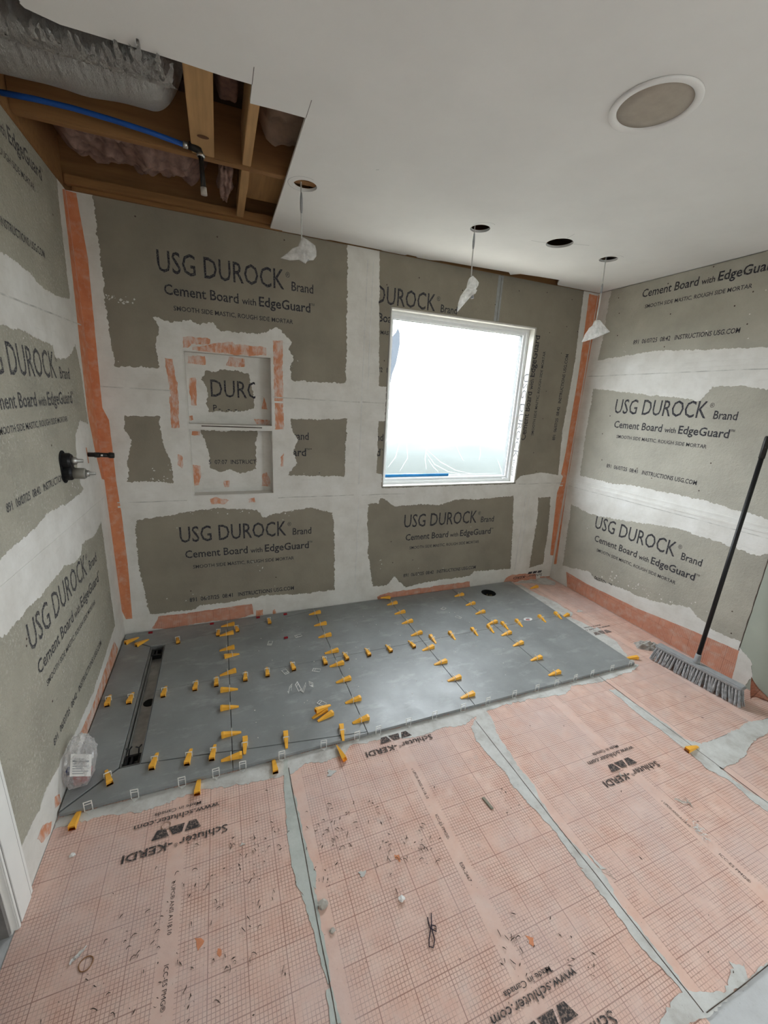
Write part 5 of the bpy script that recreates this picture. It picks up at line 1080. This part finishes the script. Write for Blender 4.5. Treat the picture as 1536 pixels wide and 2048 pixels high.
for i, (x, y, s) in enumerate(((1.136, -1.782, .013), (.50, -1.80, .016), (1.423, -2.125, .014), (.555, -1.84, .010))):
    sheet('bare_spot', M['peach'], floor, [jag([(x+s*(.6+.4*math.sin(k*2.3+i))*math.cos(k*.785), y+s*1.5*(.7+.3*math.cos(k*1.9))*math.sin(k*.785)) for k in range(8)], .003, .006, 300+i)], .0006, FLOOR, .0016)
# fleece fuzz, crumbs and flecks nobody could count
fr = random.Random(12); bm = bmesh.new(); n_done = 0
CL = [(.45, -1.66, .10), (.62, -1.72, .12), (.52, -1.85, .14), (.70, -1.58, .06), (.93, -1.62, .06), (1.15, -1.76, .08), (1.05, -1.62, .10), (1.25, -1.78, .05), (.30, -1.75, .10), (1.40, -2.13, .06), (.62, -1.62, .05), (.5, -1.95, .1), (.88, -1.75, .05), (1.5, -2.2, .08), (1.62, -1.75, .05)]
while n_done < 460:
    if fr.random() < .62: cx, cy, s = fr.choice(CL); x, y = fr.gauss(cx, s*.6), fr.gauss(cy, s*.6)
    else: x, y = fr.uniform(.06, 3.08), fr.uniform(-2.4, -1.30)
    if not (.05 < x < 3.10 and -2.6 < y < -1.29): continue
    s = fr.choice((.0008, .001, .0013, .0016, .0028)); a = fr.uniform(0, 6.28); e = fr.uniform(1, 3)
    ax, ay = math.cos(a)*s*e, math.sin(a)*s*e; vs = [bm.verts.new((x+p, y+q, r)) for p, q, r in ((-ax, -ay, .0018), (ay*.6/e, -ax*.6/e, .0022+s*.3), (ax, ay, .0024+s*.5), (-ay*.6/e, ax*.6/e, .0019+s*.8))]
    bm.faces.new(vs[:3]); bm.faces.new((vs[0], vs[2], vs[3])); bm.faces.new((vs[0], vs[3], vs[1])); bm.faces.new((vs[1], vs[3], vs[2])); n_done += 1
nf = len(bm.faces)
for i in range(150):
    cx, cy, s = fr.choice(CL[:10]); x, y = fr.gauss(cx, s*.7), fr.gauss(cy, s*.7)
    if not (.05 < x < 3.3 and y < -1.3): continue
    a = fr.uniform(0, 6.28); L = fr.uniform(.003, .010); c = fr.uniform(-.8, .8)
    pts = [(x+L*(t-.5)*2*math.cos(a+c*t), y+L*(t-.5)*2*math.sin(a+c*t), .0024+.005*math.sin(t*3.14)) for t in (0, .33, .66, 1)]
    tube(bm, pts, [.0005, .0011, .001, .0005], 4)
for f in list(bm.faces)[nf:]: f.material_index = 1
o = tag(link('floor_grit', to_mesh(bm), M['fleck']), 'dark grit and dusty fleece curls scattered over the orange membrane', 'grit', kind='stuff'); o.data.materials.append(plain('dusty_pink_fuzz', (.42, .29, .24), .95, var=.3))
bm = bmesh.new()
for i in range(60):
    x, y = fr.uniform(.7, 2.3), fr.uniform(-1.15, -.2); s = fr.uniform(.0012, .0025)
    bx(bm, x-s, x+s, y-s, y+s, TT, TT+s*.7)
tag(link('tile_grit', to_mesh(bm), M['rag']), 'pale mortar grit scattered over the grey tiles', 'grit', kind='stuff')
